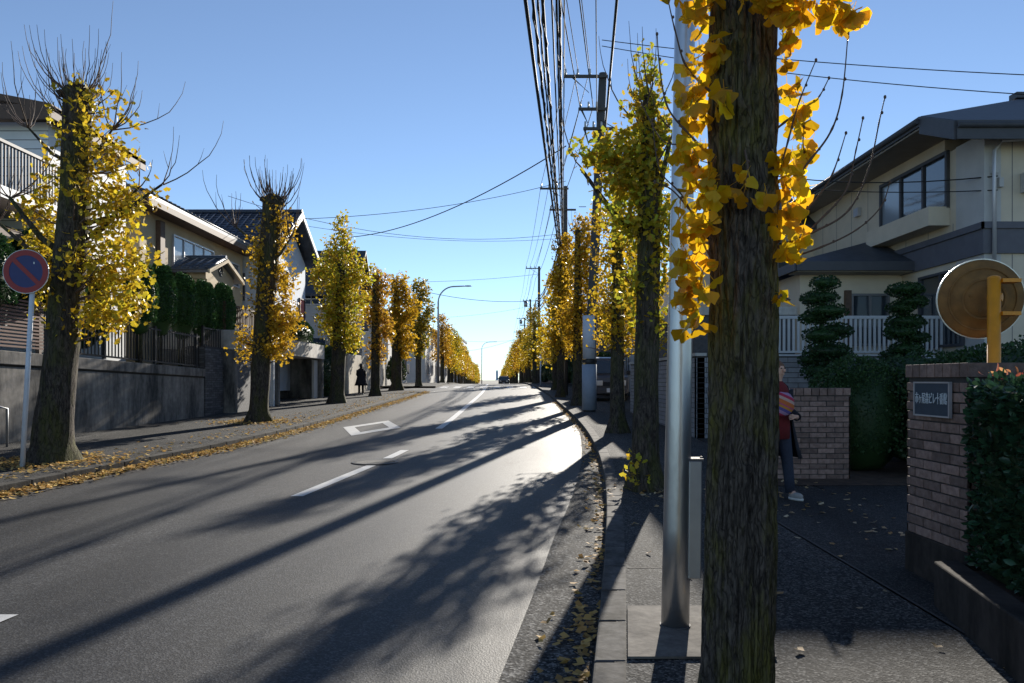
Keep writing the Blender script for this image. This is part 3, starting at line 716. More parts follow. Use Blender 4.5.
# round clipped hedges and the garden behind the brick wall
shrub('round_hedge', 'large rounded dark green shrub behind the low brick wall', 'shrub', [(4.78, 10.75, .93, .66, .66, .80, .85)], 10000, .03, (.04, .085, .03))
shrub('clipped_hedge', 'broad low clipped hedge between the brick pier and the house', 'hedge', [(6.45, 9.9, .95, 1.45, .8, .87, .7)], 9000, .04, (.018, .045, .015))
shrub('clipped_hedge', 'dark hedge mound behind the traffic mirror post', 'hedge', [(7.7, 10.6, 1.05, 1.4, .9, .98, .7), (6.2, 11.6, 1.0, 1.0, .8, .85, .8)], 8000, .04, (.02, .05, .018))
def niwaki(label, x, d, pads, trunk_top):
    t = thing('cloud_pruned_pine', label, 'tree', (x, d, .3)); mb = MB()
    mb.tube([(0, 0, 0), (.05, 0, (trunk_top-.3)*.4), (-.04, .02, (trunk_top-.3)*.7), (0, 0, trunk_top-.35)], [.07, .06, .045, .02], 10); 
    P_ = []; Q = []; cs = []
    for (px, py, rx, rz) in pads:
        p = at(px, py, d)-Vector((x, d, .3)); r = rx/F*d; cs.append((p.x, random.uniform(-.12, .12), p.z, r, r*.9, rz/F*d))
        mb.tube([(0, 0, p.z-.12), (p.x, cs[-1][1], p.z-.02)], [.02, .008], 6)
    mb.build('trunk', M['bark'], t)
    p1, q1 = surface_leaves(6500, cs, False); leaves('foliage', p1, .035, QUAD, M['green'], t, (.014, .035, .014), normals=q1)
    mb = MB(); [mb.blob(c[:3], c[3]*.85, c[4]*.85, c[5]*.8, 14, 8, .15, 3) for c in cs]
    io = mb.build('inner_foliage', M['green'], t); io.color = (.012, .03, .012, 1)
niwaki('dark cloud pruned pine in front of the white balcony rail, nearer the big trunk', at(824, 0, 14).x, 14,
       [(825, 283, 14, 7), (822, 297, 18, 7), (812, 300, 10, 5), (825, 312, 19, 8), (815, 318, 14, 6), (833, 331, 17, 8), (818, 336, 17, 8), (826, 352, 22, 10), (812, 360, 12, 6), (838, 357, 12, 8), (824, 372, 22, 10)], 3.2)
niwaki('dark cloud pruned pine in front of the white balcony rail, nearer the mirror', at(906, 0, 14.3).x, 14.3,
       [(905, 290, 17, 7), (912, 302, 14, 6), (900, 308, 13, 6), (907, 322, 18, 8), (897, 333, 14, 7), (913, 338, 13, 6), (904, 350, 16, 8), (890, 356, 10, 5), (908, 366, 18, 8)], 3.2)

# ================================================================ HOUSES
def winunit(parent, o, u, w, h, n, panes=2, fr=M['alu'], gl=M['glass'], name='window', fw=.05, sill=False, pane_mats=None):
    """o = lower-left corner on the wall face, u along the wall, n outward."""
    o = Vector(o); u = Vector(u).normalized(); n = Vector(n).normalized(); z = Vector((0, 0, 1))
    mb = MB()
    mb.obox(o, u*w, n*.07, z*fw); mb.obox(o+z*(h-fw), u*w, n*.07, z*fw)
    mb.obox(o+z*fw, u*fw, n*.07, z*(h-2*fw)); mb.obox(o+u*(w-fw)+z*fw, u*fw, n*.07, z*(h-2*fw))
    for k in range(1, panes): mb.obox(o+u*(w*k/panes-fw/2)+z*fw, u*fw, n*.055, z*(h-2*fw))
    if sill: mb.obox(o-u*.05-z*.05, u*(w+.1), n*.12, z*.045)
    f = mb.build(name, fr, parent)
    for k in range(panes):
        a = fw if k == 0 else w*k/panes+fw/2; b = w-fw if k == panes-1 else w*(k+1)/panes-fw/2
        mb = MB(); mb.obox(o+u*a+z*fw, u*(b-a), n*.02, z*(h-2*fw)); mb.build('pane', (pane_mats[k] if pane_mats else gl), f)
    return f
def slab(mb, quad, t=.12, m=0):
    """a roof slope as a slab with thickness t below the quad."""
    mb.prism([Vector(p)-Vector((0, 0, t)) for p in quad], (0, 0, t), m)
def rolls(mb, p_eave0, p_eave1, p_ridge0, p_ridge1, step=.28, r=.05):
    e0, e1, r0, r1 = map(Vector, (p_eave0, p_eave1, p_ridge0, p_ridge1)); n = max(2, int((e1-e0).length/step))
    for k in range(n+1):
        a = e0.lerp(e1, k/n)+Vector((0, 0, .02)); b = r0.lerp(r1, k/n)+Vector((0, 0, .02)); mb.tube([a, b], r, 6)
    L_ = (r0-e0).length; m = max(2, int(L_/.26))
    for k in range(m):
        a = e0.lerp(r0, k/m)+Vector((0, 0, .012)); b = e1.lerp(r1, k/m)+Vector((0, 0, .012)); mb.tube([a, b], .025, 4)

# --- house on the right (cream, two storeys)
XW, DC = 8.6, 14.2
hr = thing('house', 'two-storey cream house with dark roof and white terrace rail behind the hedges', 'house', (XW, DC, 1.5))
O = Vector((XW, DC, 1.5))
def hb_(mb): 
    mb.v = [tuple(Vector(v)-O) for v in mb.v]; return mb
mb = MB(); mb.box(XW, 19, DC, 15.5, 0, 5.93); mb.box(XW, 19, 15.5, 24, 0, 6.3); mb.box(6.0, XW, 22.3, 27, 0, 5.75); hb_(mb).build('wall', M['cream'], hr)
mb = MB(); mb.box(XW-.004, XW+.3, DC-.003, DC+.9, 0.2, 5.95); hb_(mb).build('corner_light_tint', M['cream2'], hr)  # bluish light on the cream wall corner, coloured in as a greyish strip
# main roof
A = Vector((7.9, 14.9, 6.5)); A2 = at(806, 196, 23.3); B = at(956, 120, 13.7); C_ = at(1130, 124, 13.7)
A = at(921, 116, 14.9); A2 = Vector((at(797, 205, 21.6).x, 21.6, at(797, 205, 21.6).z))
A2 = Vector((7.85, 22.6, A.z-.05))
ridge0 = Vector((12.4, 19.0, 8.3)); ridge1 = Vector((20, 19.0, 8.3))
mb = MB()
slab(mb, [A2, A, ridge0, Vector((12.4, 22.6, 8.1))], .16)
slab(mb, [A, B, Vector((20, 13.7, B.z)), Vector((20, 18.95, 8.3)), ridge0], .14)
slab(mb, [Vector((12.45, 19.05, 8.3)), ridge1, Vector((20, 26, 6.6)), Vector((12.45, 26, 6.6))], .14)
hb_(mb).build('roof', M['roofd'], hr)
mb = MB(); mb.box(12.2, 20, 18.85, 19.15, 8.28, 8.42); hb_(mb).build('ridge_cap', M['trim'], hr)
mb = MB()   # fascia boards
def fascia(mb, a, b, h=.26, t=.04):
    a, b = Vector(a), Vector(b); u = b-a; nrm = Vector((u.y, -u.x, 0)).normalized()
    mb.prism([a-Vector((0, 0, h)), b-Vector((0, 0, h)), b-Vector((0, 0, .01)), a-Vector((0, 0, .01))], nrm*t)
fascia(mb, A2, A, .2); fascia(mb, A, B, .34); fascia(mb, B, (20, 13.7, B.z), .34)
hb_(mb).build('fascia', M['trim'], hr)
mb = MB(); mb.prism([A2+Vector((0, 0, -.24)), A+Vector((0, 0, -.24)), Vector((XW+.05, 14.9, 6.22)), Vector((XW+.05, 22.6, 6.22))], (0, 0, .03))
mb.prism([Vector((A.x, A.y, 6.15)), Vector((B.x, B.y, B.z-.3)), Vector((20, 13.7, B.z-.3)), Vector((20, 14.9, 6.2)), ], (0, 0, .03))
hb_(mb).build('soffit', M['soffit'], hr)
# far wing roof (casts the shade over the pavement)
mb = MB(); slab(mb, [(5.45, 22.0, 5.85), (8.6, 22.0, 5.85), (8.6, 24.6, 7.42), (6.6, 24.6, 7.42)], .2); slab(mb, [(5.45, 27.4, 5.85), (6.6, 24.65, 7.42), (8.6, 24.65, 7.42), (8.6, 27.4, 5.85)], .2)
slab(mb, [(5.45, 22.0, 5.85), (6.58, 24.62, 7.42), (5.45, 27.4, 5.85)], .2)
hb_(mb).build('roof', M['roofd'], hr)
winunit(hr, Vector((7.0, 22.2, 4.3))-O, (1, 0, 0), 1.1, 1.1, (0, -1, 0), 2)
mb = MB(); mb.tube([A2+Vector((-.07, 0, -.10)), A+Vector((-.07, 0, -.10))], .05, 10); mb.tube([Vector((B.x, B.y-.07, B.z-.1)), Vector((20, 13.63, B.z-.1))], .05, 10); hb_(mb).build('gutter', M['trim'], hr)
jl = [(XW-.003, XW+.01, y, y+.012, 4.33, 6.2 if not (15.0 < y < 18.3) else 4.5) for y in np.arange(15.2, 22.0, .91)]
jl += [(x, x+.012, DC-.003, DC+.01, 4.33, 5.9) for x in np.arange(9.1, 12, .91)]+[(x, x+.012, DC-.003, DC+.01, 1.6, 3.74) for x in np.arange(9.1, 12, .91)]
for q in jl:
    mb = MB(); mb.box(*q); hb_(mb).build('panel_joint', M['belt'], hr)
mb = MB(); mb.box(XW-.09, XW-.005, 19.2, 19.45, 5.5, 5.7); hb_(mb).build('wall_vent', M['alul'], hr)
# belt course
mb = MB(); mb.box(XW-.05, XW, DC-.05, 22.1, 3.75, 4.32); mb.box(XW, 19, DC-.05, DC, 3.75, 4.32); mb.box(XW-.09, XW-.05, DC-.09, 22.1, 4.20, 4.32); mb.box(XW-.09, 19, DC-.09, DC-.05, 4.20, 4.32)
hb_(mb).build('belt_course', M['belt'], hr)
# upper window along the road side
d0, d1 = XW/((950-CX)/F), XW/((882-CX)/F)
zt = EYE+(HY-150)/F*d0; zb = EYE+(HY-208)/F*d0
winunit(hr, Vector((XW, d1, zb))-O, (0, -1, 0), d1-d0, zt-zb, (-1, 0, 0), 3, fr=M['trim'], fw=.07, pane_mats=[M['glassc'], M['glass'], M['glass']])
mb = MB(); mb.box(XW-.42, XW-.005, d0, d1-.1, zb-.34, zb-.25); mb.box(XW-.42, XW-.38, d0, d1-.1, zb-.25, zb+.03); mb.box(XW-.38, XW-.005, d0, d0+.04, zb-.25, zb+.03); mb.box(XW-.38, XW-.005, d1-.14, d1-.1, zb-.25, zb+.03)
hb_(mb).build('window_box', M['cream'], hr)
# bay with its own roof
mb = MB(); mb.box(6.35, XW, 17.2, 21.5, 1.0, 3.8); hb_(mb).build('bay_wall', M['cream'], hr)
e0 = Vector((6.05, 16.6, 3.98)); e1 = Vector((8.6, 16.6, 3.98)); e2 = Vector((6.05, 22, 3.98)); ap = Vector((8.55, 18.4, 4.75))
mb = MB(); slab(mb, [e0, e1, ap], .1); slab(mb, [e2, e0, ap, Vector((8.55, 22, 4.75))], .1); hb_(mb).build('bay_roof', M['roofd'], hr)
mb = MB(); fascia(mb, e0, e1, .2); fascia(mb, e2, e0, .2); hb_(mb).build('fascia', M['trim'], hr)
mb = MB(); mb.box(6.1, 8.58, 16.66, 17.2, 3.76, 3.79); hb_(mb).build('soffit', M['soffit'], hr)
ww = winunit(hr, Vector((at(850, 0, 17.2).x, 17.2, 2.2))-O, (1, 0, 0), .85, 1.15, (0, -1, 0), 2, fr=M['alu'])
mb = MB(); mb.box(at(844, 0, 17.2).x, at(850, 0, 17.2).x-.005, 17.1, 17.2, 1.9, 3.42); hb_(mb).build('shutter_box', M['brown'], hr)
winunit(hr, Vector((XW, 16.4, 2.1))-O, (0, -1, 0), 1.6, 1.5, (-1, 0, 0), 2, fr=M['trim'])
winunit(hr, Vector((9.6, DC, 4.75))-O, (1, 0, 0), 1.7, 1.0, (0, -1, 0), 2, fr=M['alul'])
# downpipe, meter boxes and cable conduit on the corner
mb = MB(); mb.tube([(XW+.12, DC-.1, 3.2), (XW+.12, DC-.1, 5.6), (XW+.25, DC-.1, 5.78), (XW+1.2, DC-.1, 5.83)], .035, 10); hb_(mb).build('downpipe', M['alul'], hr)
mb = MB(); mb.box(XW+.22, XW+.30, DC-.09, DC, 4.95, 5.12); mb.box(XW+.10, XW+.2, DC-.1, DC-.002, 5.2, 5.32); mb.box(XW+.65, XW+1.4, DC-.28, DC-.005, 4.85, 5.2); hb_(mb).build('meter_box', M['cream2'], hr)
# terrace and its rail
mb = MB(); mb.box(4.4, 12, 15.5, 22, .2, 1.93); tag(mb.build('retaining_wall', M['conc_d']), 'dark retaining wall under the terrace of the cream house', 'wall')
rail = thing('balcony_rail', 'white picket rail along the terrace of the cream house', 'railing', (4.6, 15.55, 1.93))
mb = MB(); xe = 8.55
mb.box(0, xe-4.6, -.03, .03, .74, .80); mb.box(0, xe-4.6, -.025, .025, .06, .10)
mb.prism([(xe-4.6, -.03, .74), (xe-3.5, -.03, .48), (xe-3.5, -.03, .54), (xe-4.6, -.03, .80)], (0, .06, 0))
mb.build('rail', M['white'], rail)
mb = MB(); x = 0.04
while x < xe-3.55:
    top = .75 if x < xe-4.6 else .75-.24*(x-(xe-4.6)); mb.box(x, x+.045, -.015, .015, .08, top); x += .095
mb.build('pickets', M['white'], rail)
mb = MB(); mb.box(-.2, xe-3.4, -.06, .25, -.06, .03); mb.build('base_slab', M['white'], rail)

# --- block wall along the pavement and its return
bl = thing('block_wall', 'pale grey grooved block wall along the right pavement behind the ginkgos', 'wall', (3.62, 15.3, g(15)))
mb = MB(); mb.box(.012, .16, 0, 8.6, -.3, 1.62); mb.box(0.0, 4.5, .012, .16, -.3, 1.62); mb.build('wall_core', M['mortar'], bl)
mb = MB(); brickwork(mb, (.006, .02, .0), (0, 1, 0), (-1, 0, 0), 8.55, 1.6, .40, .10, .012, .02); brickwork(mb, (0, .006, .0), (1, 0, 0), (0, -1, 0), 4.5, 1.6, .40, .10, .012, .02); mb.build('blockwork', M['blk'], bl)
mb = MB(); mb.box(-.03, .19, -.03, 8.65, 1.62, 1.68); mb.build('coping', M['conc_l'], bl)
# low neighbouring outbuilding with pale roof behind it
nb = thing('garage_building', 'low dark outbuilding with pale flat roof behind the block wall', 'building', (3.9, 17.5, .3))
mb = MB(); mb.box(.2, 3.2, 0, 6, 0, 2.6); mb.build('wall', M['slate'], nb); mb = MB(); mb.box(0, 3.3, -.15, 6.2, 2.6, 2.78); mb.build('roof', M['conc_l'], nb)

# ================================================================ LEFT SIDE
wA, wB = Vector((-10.3, 5.0)), Vector((-8.58, 21.75))
def wall_line(mb, a, b, z0a, z0b, z1a, z1b, t, m=0):
    a, b = Vector((a.x, a.y, 0)), Vector((b.x, b.y, 0)); u = (b-a); n = Vector((-u.y, u.x, 0)).normalized()*t
    mb.prism([a+Vector((0, 0, z0a)), b+Vector((0, 0, z0b)), b+Vector((0, 0, z1b)), a+Vector((0, 0, z1a))], n, m)
cw = thing('concrete_wall', 'long stained concrete retaining wall along the left pavement', 'wall', (-9.4, 14, .2))
off = Vector((9.4, -14, -.2))
mb = MB(); wall_line(mb, wA, wB, 0, .2, 1.95, 1.50, .25); mb.v = [tuple(Vector(v)+off) for v in mb.v]; mb.build('wall_body', M['conc'], cw, bevel=.01)
mb = MB(); wall_line(mb, wA+Vector((.035, 0)), wB+Vector((.035, 0)), 1.99, 1.54, 2.28, 1.76, .3); mb.v = [tuple(Vector(v)+off) for v in mb.v]; mb.build('wall_cap', M['conc'], cw, bevel=.012)
mb = MB(); wall_line(mb, wA-Vector((.03, 0)), wB-Vector((.03, 0)), 1.9, 1.45, 2.0, 1.56, .2); mb.v = [tuple(Vector(v)+off) for v in mb.v]; mb.build('joint', M['mortar'], cw)
mb = MB(); mb.prism([(-10.5, 5, .1), (-8.85, 21.7, .1), (-8.85, 23.1, .1), (-60, 23.1, .1), (-60, 5, .1)], (0, 0, 1.72)); struct('garden_terrace', mb, M['earth'])
mb = MB(); mb.box(-60, -9.4, 34.1, 45, .1, 1.6); struct('garden_terrace', mb, M['earth'])
sw = thing('stone_wall', 'dark stacked stone wall between the concrete wall and the garages', 'wall', (-8.6, 21.8, .4))
mb = MB(); mb.box(.02, -.5, .02, 1.35, -.2, 2.0); mb.build('wall_core', M['mortar'], sw)
mb = MB(); brickwork(mb, (.014, .0, 0), (0, 1, 0), (1, 0, 0), 1.37, 1.98, .3, .065, .012, .03, proud=.015); brickwork(mb, (-.6, .0, 1.4), (1, 0, 0), (0, -1, 0), .62, .6, .3, .065, .012, .03, proud=.015)
mb.build('stonework', M['slate'], sw)
# iron fence on the wall
def bars(name, label, pts, h, step, m, r=.012, posts=2.0, cat='fence', rails=(.06, .94)):
    a, b = Vector(pts[0]), Vector(pts[1]); t = thing(name, label, cat, a); u = b-a
    n = int(u.length/step); mb = MB()
    for k in range(n+1):
        p = u*(k/n); mb.box(p.x-r, p.x+r, p.y-r, p.y+r, p.z+h*rails[0], p.z+h)
    mb.build('bars', m, t); mb = MB()
    for f in rails: mb.prism([(0, 0, h*f-.02), u+Vector((0, 0, h*f-.02)), u+Vector((0, 0, h*f+.02)), Vector((0, 0, h*f+.02))], (.03, 0, 0))
    mb.build('rails', m, t)
    for k in range(int(u.length/posts)+1):
        p = u*min(1, k*posts/u.length); mb = MB(); mb.box(p.x-.035, p.x+.035, p.y-.035, p.y+.035, p.z, p.z+h+.03); mb.build('post', m, t)
    return t
bars('iron_fence', 'black iron bar fence on top of the concrete wall below the clipped shrubs', ((-9.43, 15.6, 2.0), (-8.72, 21.7, 1.78)), .92, .12, M['black'])
bars('iron_gate', 'black iron gate above the stacked stone wall', ((-8.7, 21.95, 2.35), (-8.6, 23.0, 2.35)), .6, .1, M['black'], cat='gate')
# slatted timber fence
sf = thing('slatted_fence', 'reddish brown slatted timber fence above the concrete wall behind the road sign', 'fence', (-9.95, 10, 2.05)); u = Vector((.62, 5.5, 0))
mb = MB()
for k in range(14): mb.prism([Vector((0, 0, .12+k*.068)), u+Vector((0, 0, .12+k*.068-.12)), u+Vector((0, 0, .155+k*.068-.12)), Vector((0, 0, .155+k*.068))], (.03, 0, 0))
mb.build('slats', mat('reddish_timber', (.22, .12, .09), .7, .2, 10), sf)
for k in range(4): mb = MB(); p = u*(k/3); mb.box(p.x-.12, p.x-.04, p.y-.04, p.y+.04, -.1, 1.15); mb.build('post', M['brown'], sf)
# handrail stub by the wall
hr_ = thing('handrail', 'short steel handrail at the foot of the concrete wall', 'handrail', (-9.05, 13.3, g(13.3)))
mb = MB(); p0 = at(7, 440, 13.7)-hr_.location; p0 = Vector((at(7, 0, 13.7).x+9.05, .4, 0)); mb.tube([p0, p0+Vector((0, 0, .68)), p0+Vector((-.08, -.1, .72)), p0+Vector((-.5, -1.5, .5))], .022, 10); mb.build('rail', M['galvd'], hr_)

# column shrubs
for i, (px, d, ty) in enumerate([(145, 18.9, 263), (165, 20.0, 265), (187, 21.3, 275), (207, 22.6, 282), (226, 23.9, 285)]):
    p = at(px, ty, d); zt = p.z; zb = 2.45; rz_ = (zt-zb)/2
    lab = ['clipped column shrub closest to the big ginkgo, first of five above the wall', 'second clipped column shrub of the five above the concrete wall', 'middle clipped column shrub of the five above the concrete wall', 'fourth clipped column shrub, just before the end of the concrete wall', 'last clipped column shrub of the five, above the stacked stone wall'][i]
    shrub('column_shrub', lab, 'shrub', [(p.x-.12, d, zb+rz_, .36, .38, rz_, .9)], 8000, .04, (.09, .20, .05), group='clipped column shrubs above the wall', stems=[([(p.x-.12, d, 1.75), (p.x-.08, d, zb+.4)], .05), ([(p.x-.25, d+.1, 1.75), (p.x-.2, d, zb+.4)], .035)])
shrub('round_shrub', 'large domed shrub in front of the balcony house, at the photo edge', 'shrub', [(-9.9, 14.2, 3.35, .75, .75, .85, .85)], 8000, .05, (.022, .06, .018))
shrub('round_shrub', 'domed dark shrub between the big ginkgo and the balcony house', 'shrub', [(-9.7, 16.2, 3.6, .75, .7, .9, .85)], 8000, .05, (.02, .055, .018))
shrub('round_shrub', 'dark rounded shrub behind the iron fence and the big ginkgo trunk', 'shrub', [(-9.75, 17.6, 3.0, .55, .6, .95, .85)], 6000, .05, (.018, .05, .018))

# --- house Z : balcony house at the far left
O = Vector((-10.35, 17.4, 1.8))
hz = thing('house', 'white-sided house with a railed balcony behind the big left ginkgo', 'house', O)
mb = MB(); mb.box(-20, -10.35, 17.4, 20.9, 1.8, 7.2); hb_(mb).build('wall', M['sidingw'], hz)
mb = MB()
for k in range(26): mb.box(-20, -10.34, 17.388, 17.4, 2.0+k*.2, 2.012+k*.2)
hb_(mb).build('siding_joints', M['belt'], hz)
mb = MB(); slab(mb, [(-10.0, 16.9, 7.45), (-10.0, 21.3, 7.45), (-15, 21.3, 8.4), (-15, 16.9, 8.4)], .14); slab(mb, [(-15.02, 16.9, 8.4), (-15.02, 21.3, 8.4), (-21, 21.3, 7.4), (-21, 16.9, 7.4)], .14); 
hb_(mb).build('roof', M['brown'], hz)
mb = MB(); mb.box(-21, -10.0, 16.86, 16.92, 7.1, 7.42); mb.box(-10.05, -10.0, 16.9, 21.3, 7.15, 7.42); hb_(mb).build('fascia', M['brown'], hz)
mb = MB(); mb.box(-14, -10.02, 15.0, 17.39, 5.05, 5.28); mb.v = [tuple(Vector(v)-O) for v in mb.v]; balc = mb.build('balcony', M['white'], hz)
mb = MB()
for k in range(22): y = 15.04+k*.107; mb.box(-10.08, -10.05, y, y+.03, 5.28, 6.14)
for k in range(36): x = -14+k*.11; mb.box(x, x+.03, 15.04, 15.07, 5.28, 6.14)
mb.box(-10.1, -10.03, 15.0, 17.39, 6.14, 6.2); mb.box(-14, -10.1, 15.0, 15.07, 6.14, 6.2); hb_(mb).build('railing', M['trim'], balc)
winunit(hz, Vector((-13.4, 17.38, 5.3))-O, (1, 0, 0), 1.8, 1.5, (0, -1, 0), 2, gl=M['glassc'])
mb = MB(); slab(mb, [(-9.75, 14.6, 4.35), (-9.75, 19.5, 4.35), (-11.6, 19.5, 5.0), (-11.6, 14.6, 5.0)], .12); hb_(mb).build('lower_roof', M['brown'], hz)
mb = MB(); mb.box(-14, -10.6, 15.2, 17.38, 1.8, 4.4); hb_(mb).build('lower_wall', M['sidingw'], hz)

# --- house A : cream, tiled porch gable
O = Vector((-10.6, 22.5, 1.8))
ha = thing('house', 'cream house with tiled porch gable above the clipped column shrubs', 'house', O)
mb = MB(); mb.box(-19, -10.6, 22.2, 30.7, 1.8, 6.35); hb_(mb).build('wall', M['creamA'], ha)
mb = MB(); slab(mb, [(-10.0, 21.5, 6.62), (-10.0, 31.2, 6.62), (-14.5, 31.2, 8.0), (-14.5, 21.5, 8.0)], .12); slab(mb, [(-14.52, 21.5, 8.0), (-14.52, 31.2, 8.0), (-19.5, 31.2, 6.6), (-19.5, 21.5, 6.6)], .12)
rolls(mb, (-10.0, 21.5, 6.62), (-10.0, 31.2, 6.62), (-14.5, 21.5, 8.0), (-14.5, 31.2, 8.0))
hb_(mb).build('roof', M['tile'], ha)
mb = MB(); mb.box(-10.07, -10.0, 21.5, 31.2, 6.32, 6.5); mb.box(-10.6, -10.05, 21.5, 31.2, 6.36, 6.40); hb_(mb).build('eave_board', M['brown'], ha)
mb = MB(); mb.prism([(-10.0, 21.5, 6.5), (-14.5, 21.5, 7.88), (-19.5, 21.5, 6.4), (-10.6, 21.5, 6.35)], (0, .5, 0)); hb_(mb).build('gable_wall', M['creamA'], ha)
winunit(ha, Vector((-10.6, 27.6, 5.0))-O, (0, -1, 0), 3.3, 1.0, (1, 0, 0), 4, fr=M['alul'], gl=M['glassc'])
winunit(ha, Vector((-10.6, 30.2, 5.0))-O, (0, -1, 0), 1.6, .9, (1, 0, 0), 2, fr=M['alul'])
mb = MB(); mb.box(-10.6, -10.45, 23.2, 23.5, 4.6, 6.2); hb_(mb).build('pilaster', M['brown'], ha)
r0, r1 = (-9.3, 25.4, 5.38), (-12.5, 25.4, 5.38)
mb = MB(); slab(mb, [(-9.3, 23.9, 4.85), (-12.5, 23.9, 4.85), r1, r0], .1); slab(mb, [(-9.3, 26.9, 4.85), (-12.5, 26.9, 4.85), (-12.5, 25.42, 5.38), (-9.3, 25.42, 5.38)], .1)
rolls(mb, (-9.35, 23.9, 4.85), (-12.4, 23.9, 4.85), (-9.35, 25.4, 5.38), (-12.4, 25.4, 5.38), .26)
mb.tube([(-9.3, 25.4, 5.42), (-12.5, 25.4, 5.42)], .09, 8); hb_(mb).build('porch_roof', M['tile'], ha)
mb = MB(); mb.prism([(-9.5, 24.2, 4.6), (-9.5, 26.6, 4.6), (-9.5, 26.6, 4.88), (-9.5, 25.4, 5.26), (-9.5, 24.2, 4.8)], (-.6, 0, 0)); mb.box(-10.7, -9.5, 24.3, 26.5, 1.8, 4.6); hb_(mb).build('porch_wall', M['creamA'], ha)
mb = MB()
for s, e in (((-9.24, 23.85, 4.72), (-9.24, 25.4, 5.27)), ((-9.24, 26.95, 4.72), (-9.24, 25.4, 5.27))):
    mb.prism([s, e, Vector(e)+Vector((0, 0, .12)), Vector(s)+Vector((0, 0, .12))], (-.06, 0, 0))
hb_(mb).build('bargeboard', M['creamA'], ha)
mb = MB(); mb.disc((-9.49, 25.4, 4.98), (1, 0, 0), .17, .03, 20); hb_(mb).build('gable_vent', M['black'], ha)

# --- house B : dark tiled gable, pale blue wall
O = Vector((-9.6, 33.5, 1.6))
hB = thing('house', 'pale blue house with dark tiled gable roof behind the second left ginkgo', 'house', O)
mb = MB(); mb.box(-22, -9.6, 31, 36.2, 1.0, 6.8); mb.prism([(-9.6, 31, 6.79), (-9.6, 36.2, 6.79), (-9.6, 33.55, 8.25)], (-12.4, 0, 0)); hb_(mb).build('wall', M['blueish'], hB)
mb = MB(); slab(mb, [(-9.0, 30.4, 6.75), (-23, 30.4, 6.75), (-23, 33.5, 8.62), (-9.0, 33.5, 8.62)], .14); slab(mb, [(-9.0, 36.7, 6.9), (-23, 36.7, 6.9), (-23, 33.52, 8.62), (-9.0, 33.52, 8.62)], .14)
rolls(mb, (-9.0, 30.4, 6.75), (-23, 30.4, 6.75), (-9.0, 33.5, 8.62), (-23, 33.5, 8.62), .3); mb.tube([(-9, 33.5, 8.68), (-23, 33.5, 8.68)], .1, 8)
hb_(mb).build('roof', M['tileB'], hB)
mb = MB()
for s, e in (((-8.95, 30.35, 6.5), (-8.95, 33.5, 8.38)), ((-8.95, 36.75, 6.65), (-8.95, 33.5, 8.38))):
    mb.prism([s, e, Vector(e)+Vector((0, 0, .2)), Vector(s)+Vector((0, 0, .2))], (-.06, 0, 0))
hb_(mb).build('bargeboard', M['white'], hB)
winunit(hB, Vector((-9.6, 36.0, 4.0))-O, (0, -1, 0), .9, 1.15, (1, 0, 0), 1, fr=M['trim'], gl=M['purple'])
winunit(hB, Vector((-12.4, 31.0, 4.6))-O, (1, 0, 0), 1.8, 1.1, (0, -1, 0), 2)
winunit(hB, Vector((-9.6, 33.3, 5.2))-O, (0, -1, 0), 1.4, .9, (1, 0, 0), 2)

# --- garages
O = Vector((-8.2, 23.2, .46))
ga = thing('garage_block', 'pale concrete garage block with open bays and flat roof, left of the road', 'garage', O)
mb = MB(); mb.box(-14.5, -8.2, 23.3, 34.1, 2.36, 2.95); hb_(mb).build('roof_slab', M['conc_l'], ga, bevel=.01)
mb = MB(); mb.box(-14.5, -14.3, 23.3, 34.0, .3, 2.36); mb.box(-14.3, -8.25, 23.25, 23.45, .3, 2.34); mb.box(-14.3, -8.22, 33.75, 34.05, .3, 2.36); mb.box(-14.3, -8.25, 27.55, 27.75, .3, 2.36); mb.box(-11.6, -11.4, 27.75, 33.75, .3, 2.36); hb_(mb).build('wall', M['conc'], ga)
mb = MB(); mb.box(-8.5, -8.3, 23.45, 25.3, .3, 2.36); hb_(mb).build('shutter', M['slate'], ga)
for y in (25.3, 26.85):
    mb = MB(); mb.box(-8.36, -8.21, y, y+.15, .3, 2.36); hb_(mb).build('pillar', M['white'], ga)
for k in range(1):
    mb = MB(); mb.box(-8.5, -8.4, 33.1, 33.7, .3, 2.3); hb_(mb).build('shutter', M['cream2'], ga)
# rail and shrubs on the garage roof
bars('timber_rail', 'brown timber rail on the garage roof below the porch', ((-8.7, 23.6, 2.95), (-8.7, 27.2, 2.95)), .85, .14, M['brown'], r=.02, cat='railing')
shrub('roof_garden_shrub', 'loose shrub spilling over the garage roof behind the second left ginkgo', 'shrub', [(-8.9, 28.6, 3.4, .5, 1.3, .6)], 2500, .07, (.05, .07, .025), m=M['green'])
shrub('roof_garden_shrub', 'dark shrub on the garage roof in front of the pale blue house', 'shrub', [(-8.8, 32.0, 3.35, .45, 1.6, .55)], 2500, .07, (.03, .05, .02), m=M['green'])
shrub('garden_shrub', 'dark shrub beside the far end of the garage block', 'shrub', [(-8.9, 36.2, 1.7, .7, 1.6, 1.35, .8)], 5000, .07, (.02, .045, .018))
# pale wall further on
pwl = MB(); pwl.box(-8.3, -8.05, 38.2, 45.2, .6, 2.75); pwl.box(-14, -8.3, 45.0, 45.2, .6, 2.75)
tag(pwl.build('garden_wall', stainmat('cream_wall', (.62, .57, .47), (.42, .38, .32), .8), bevel=.01), 'sunlit cream garden wall behind the third and fourth left ginkgos', 'wall')
shrub('garden_shrub', 'green shrub hanging over the cream garden wall', 'shrub', [(-8.7, 40.5, 3.1, .6, 1.8, .8)], 3500, .08, (.03, .06, .02))
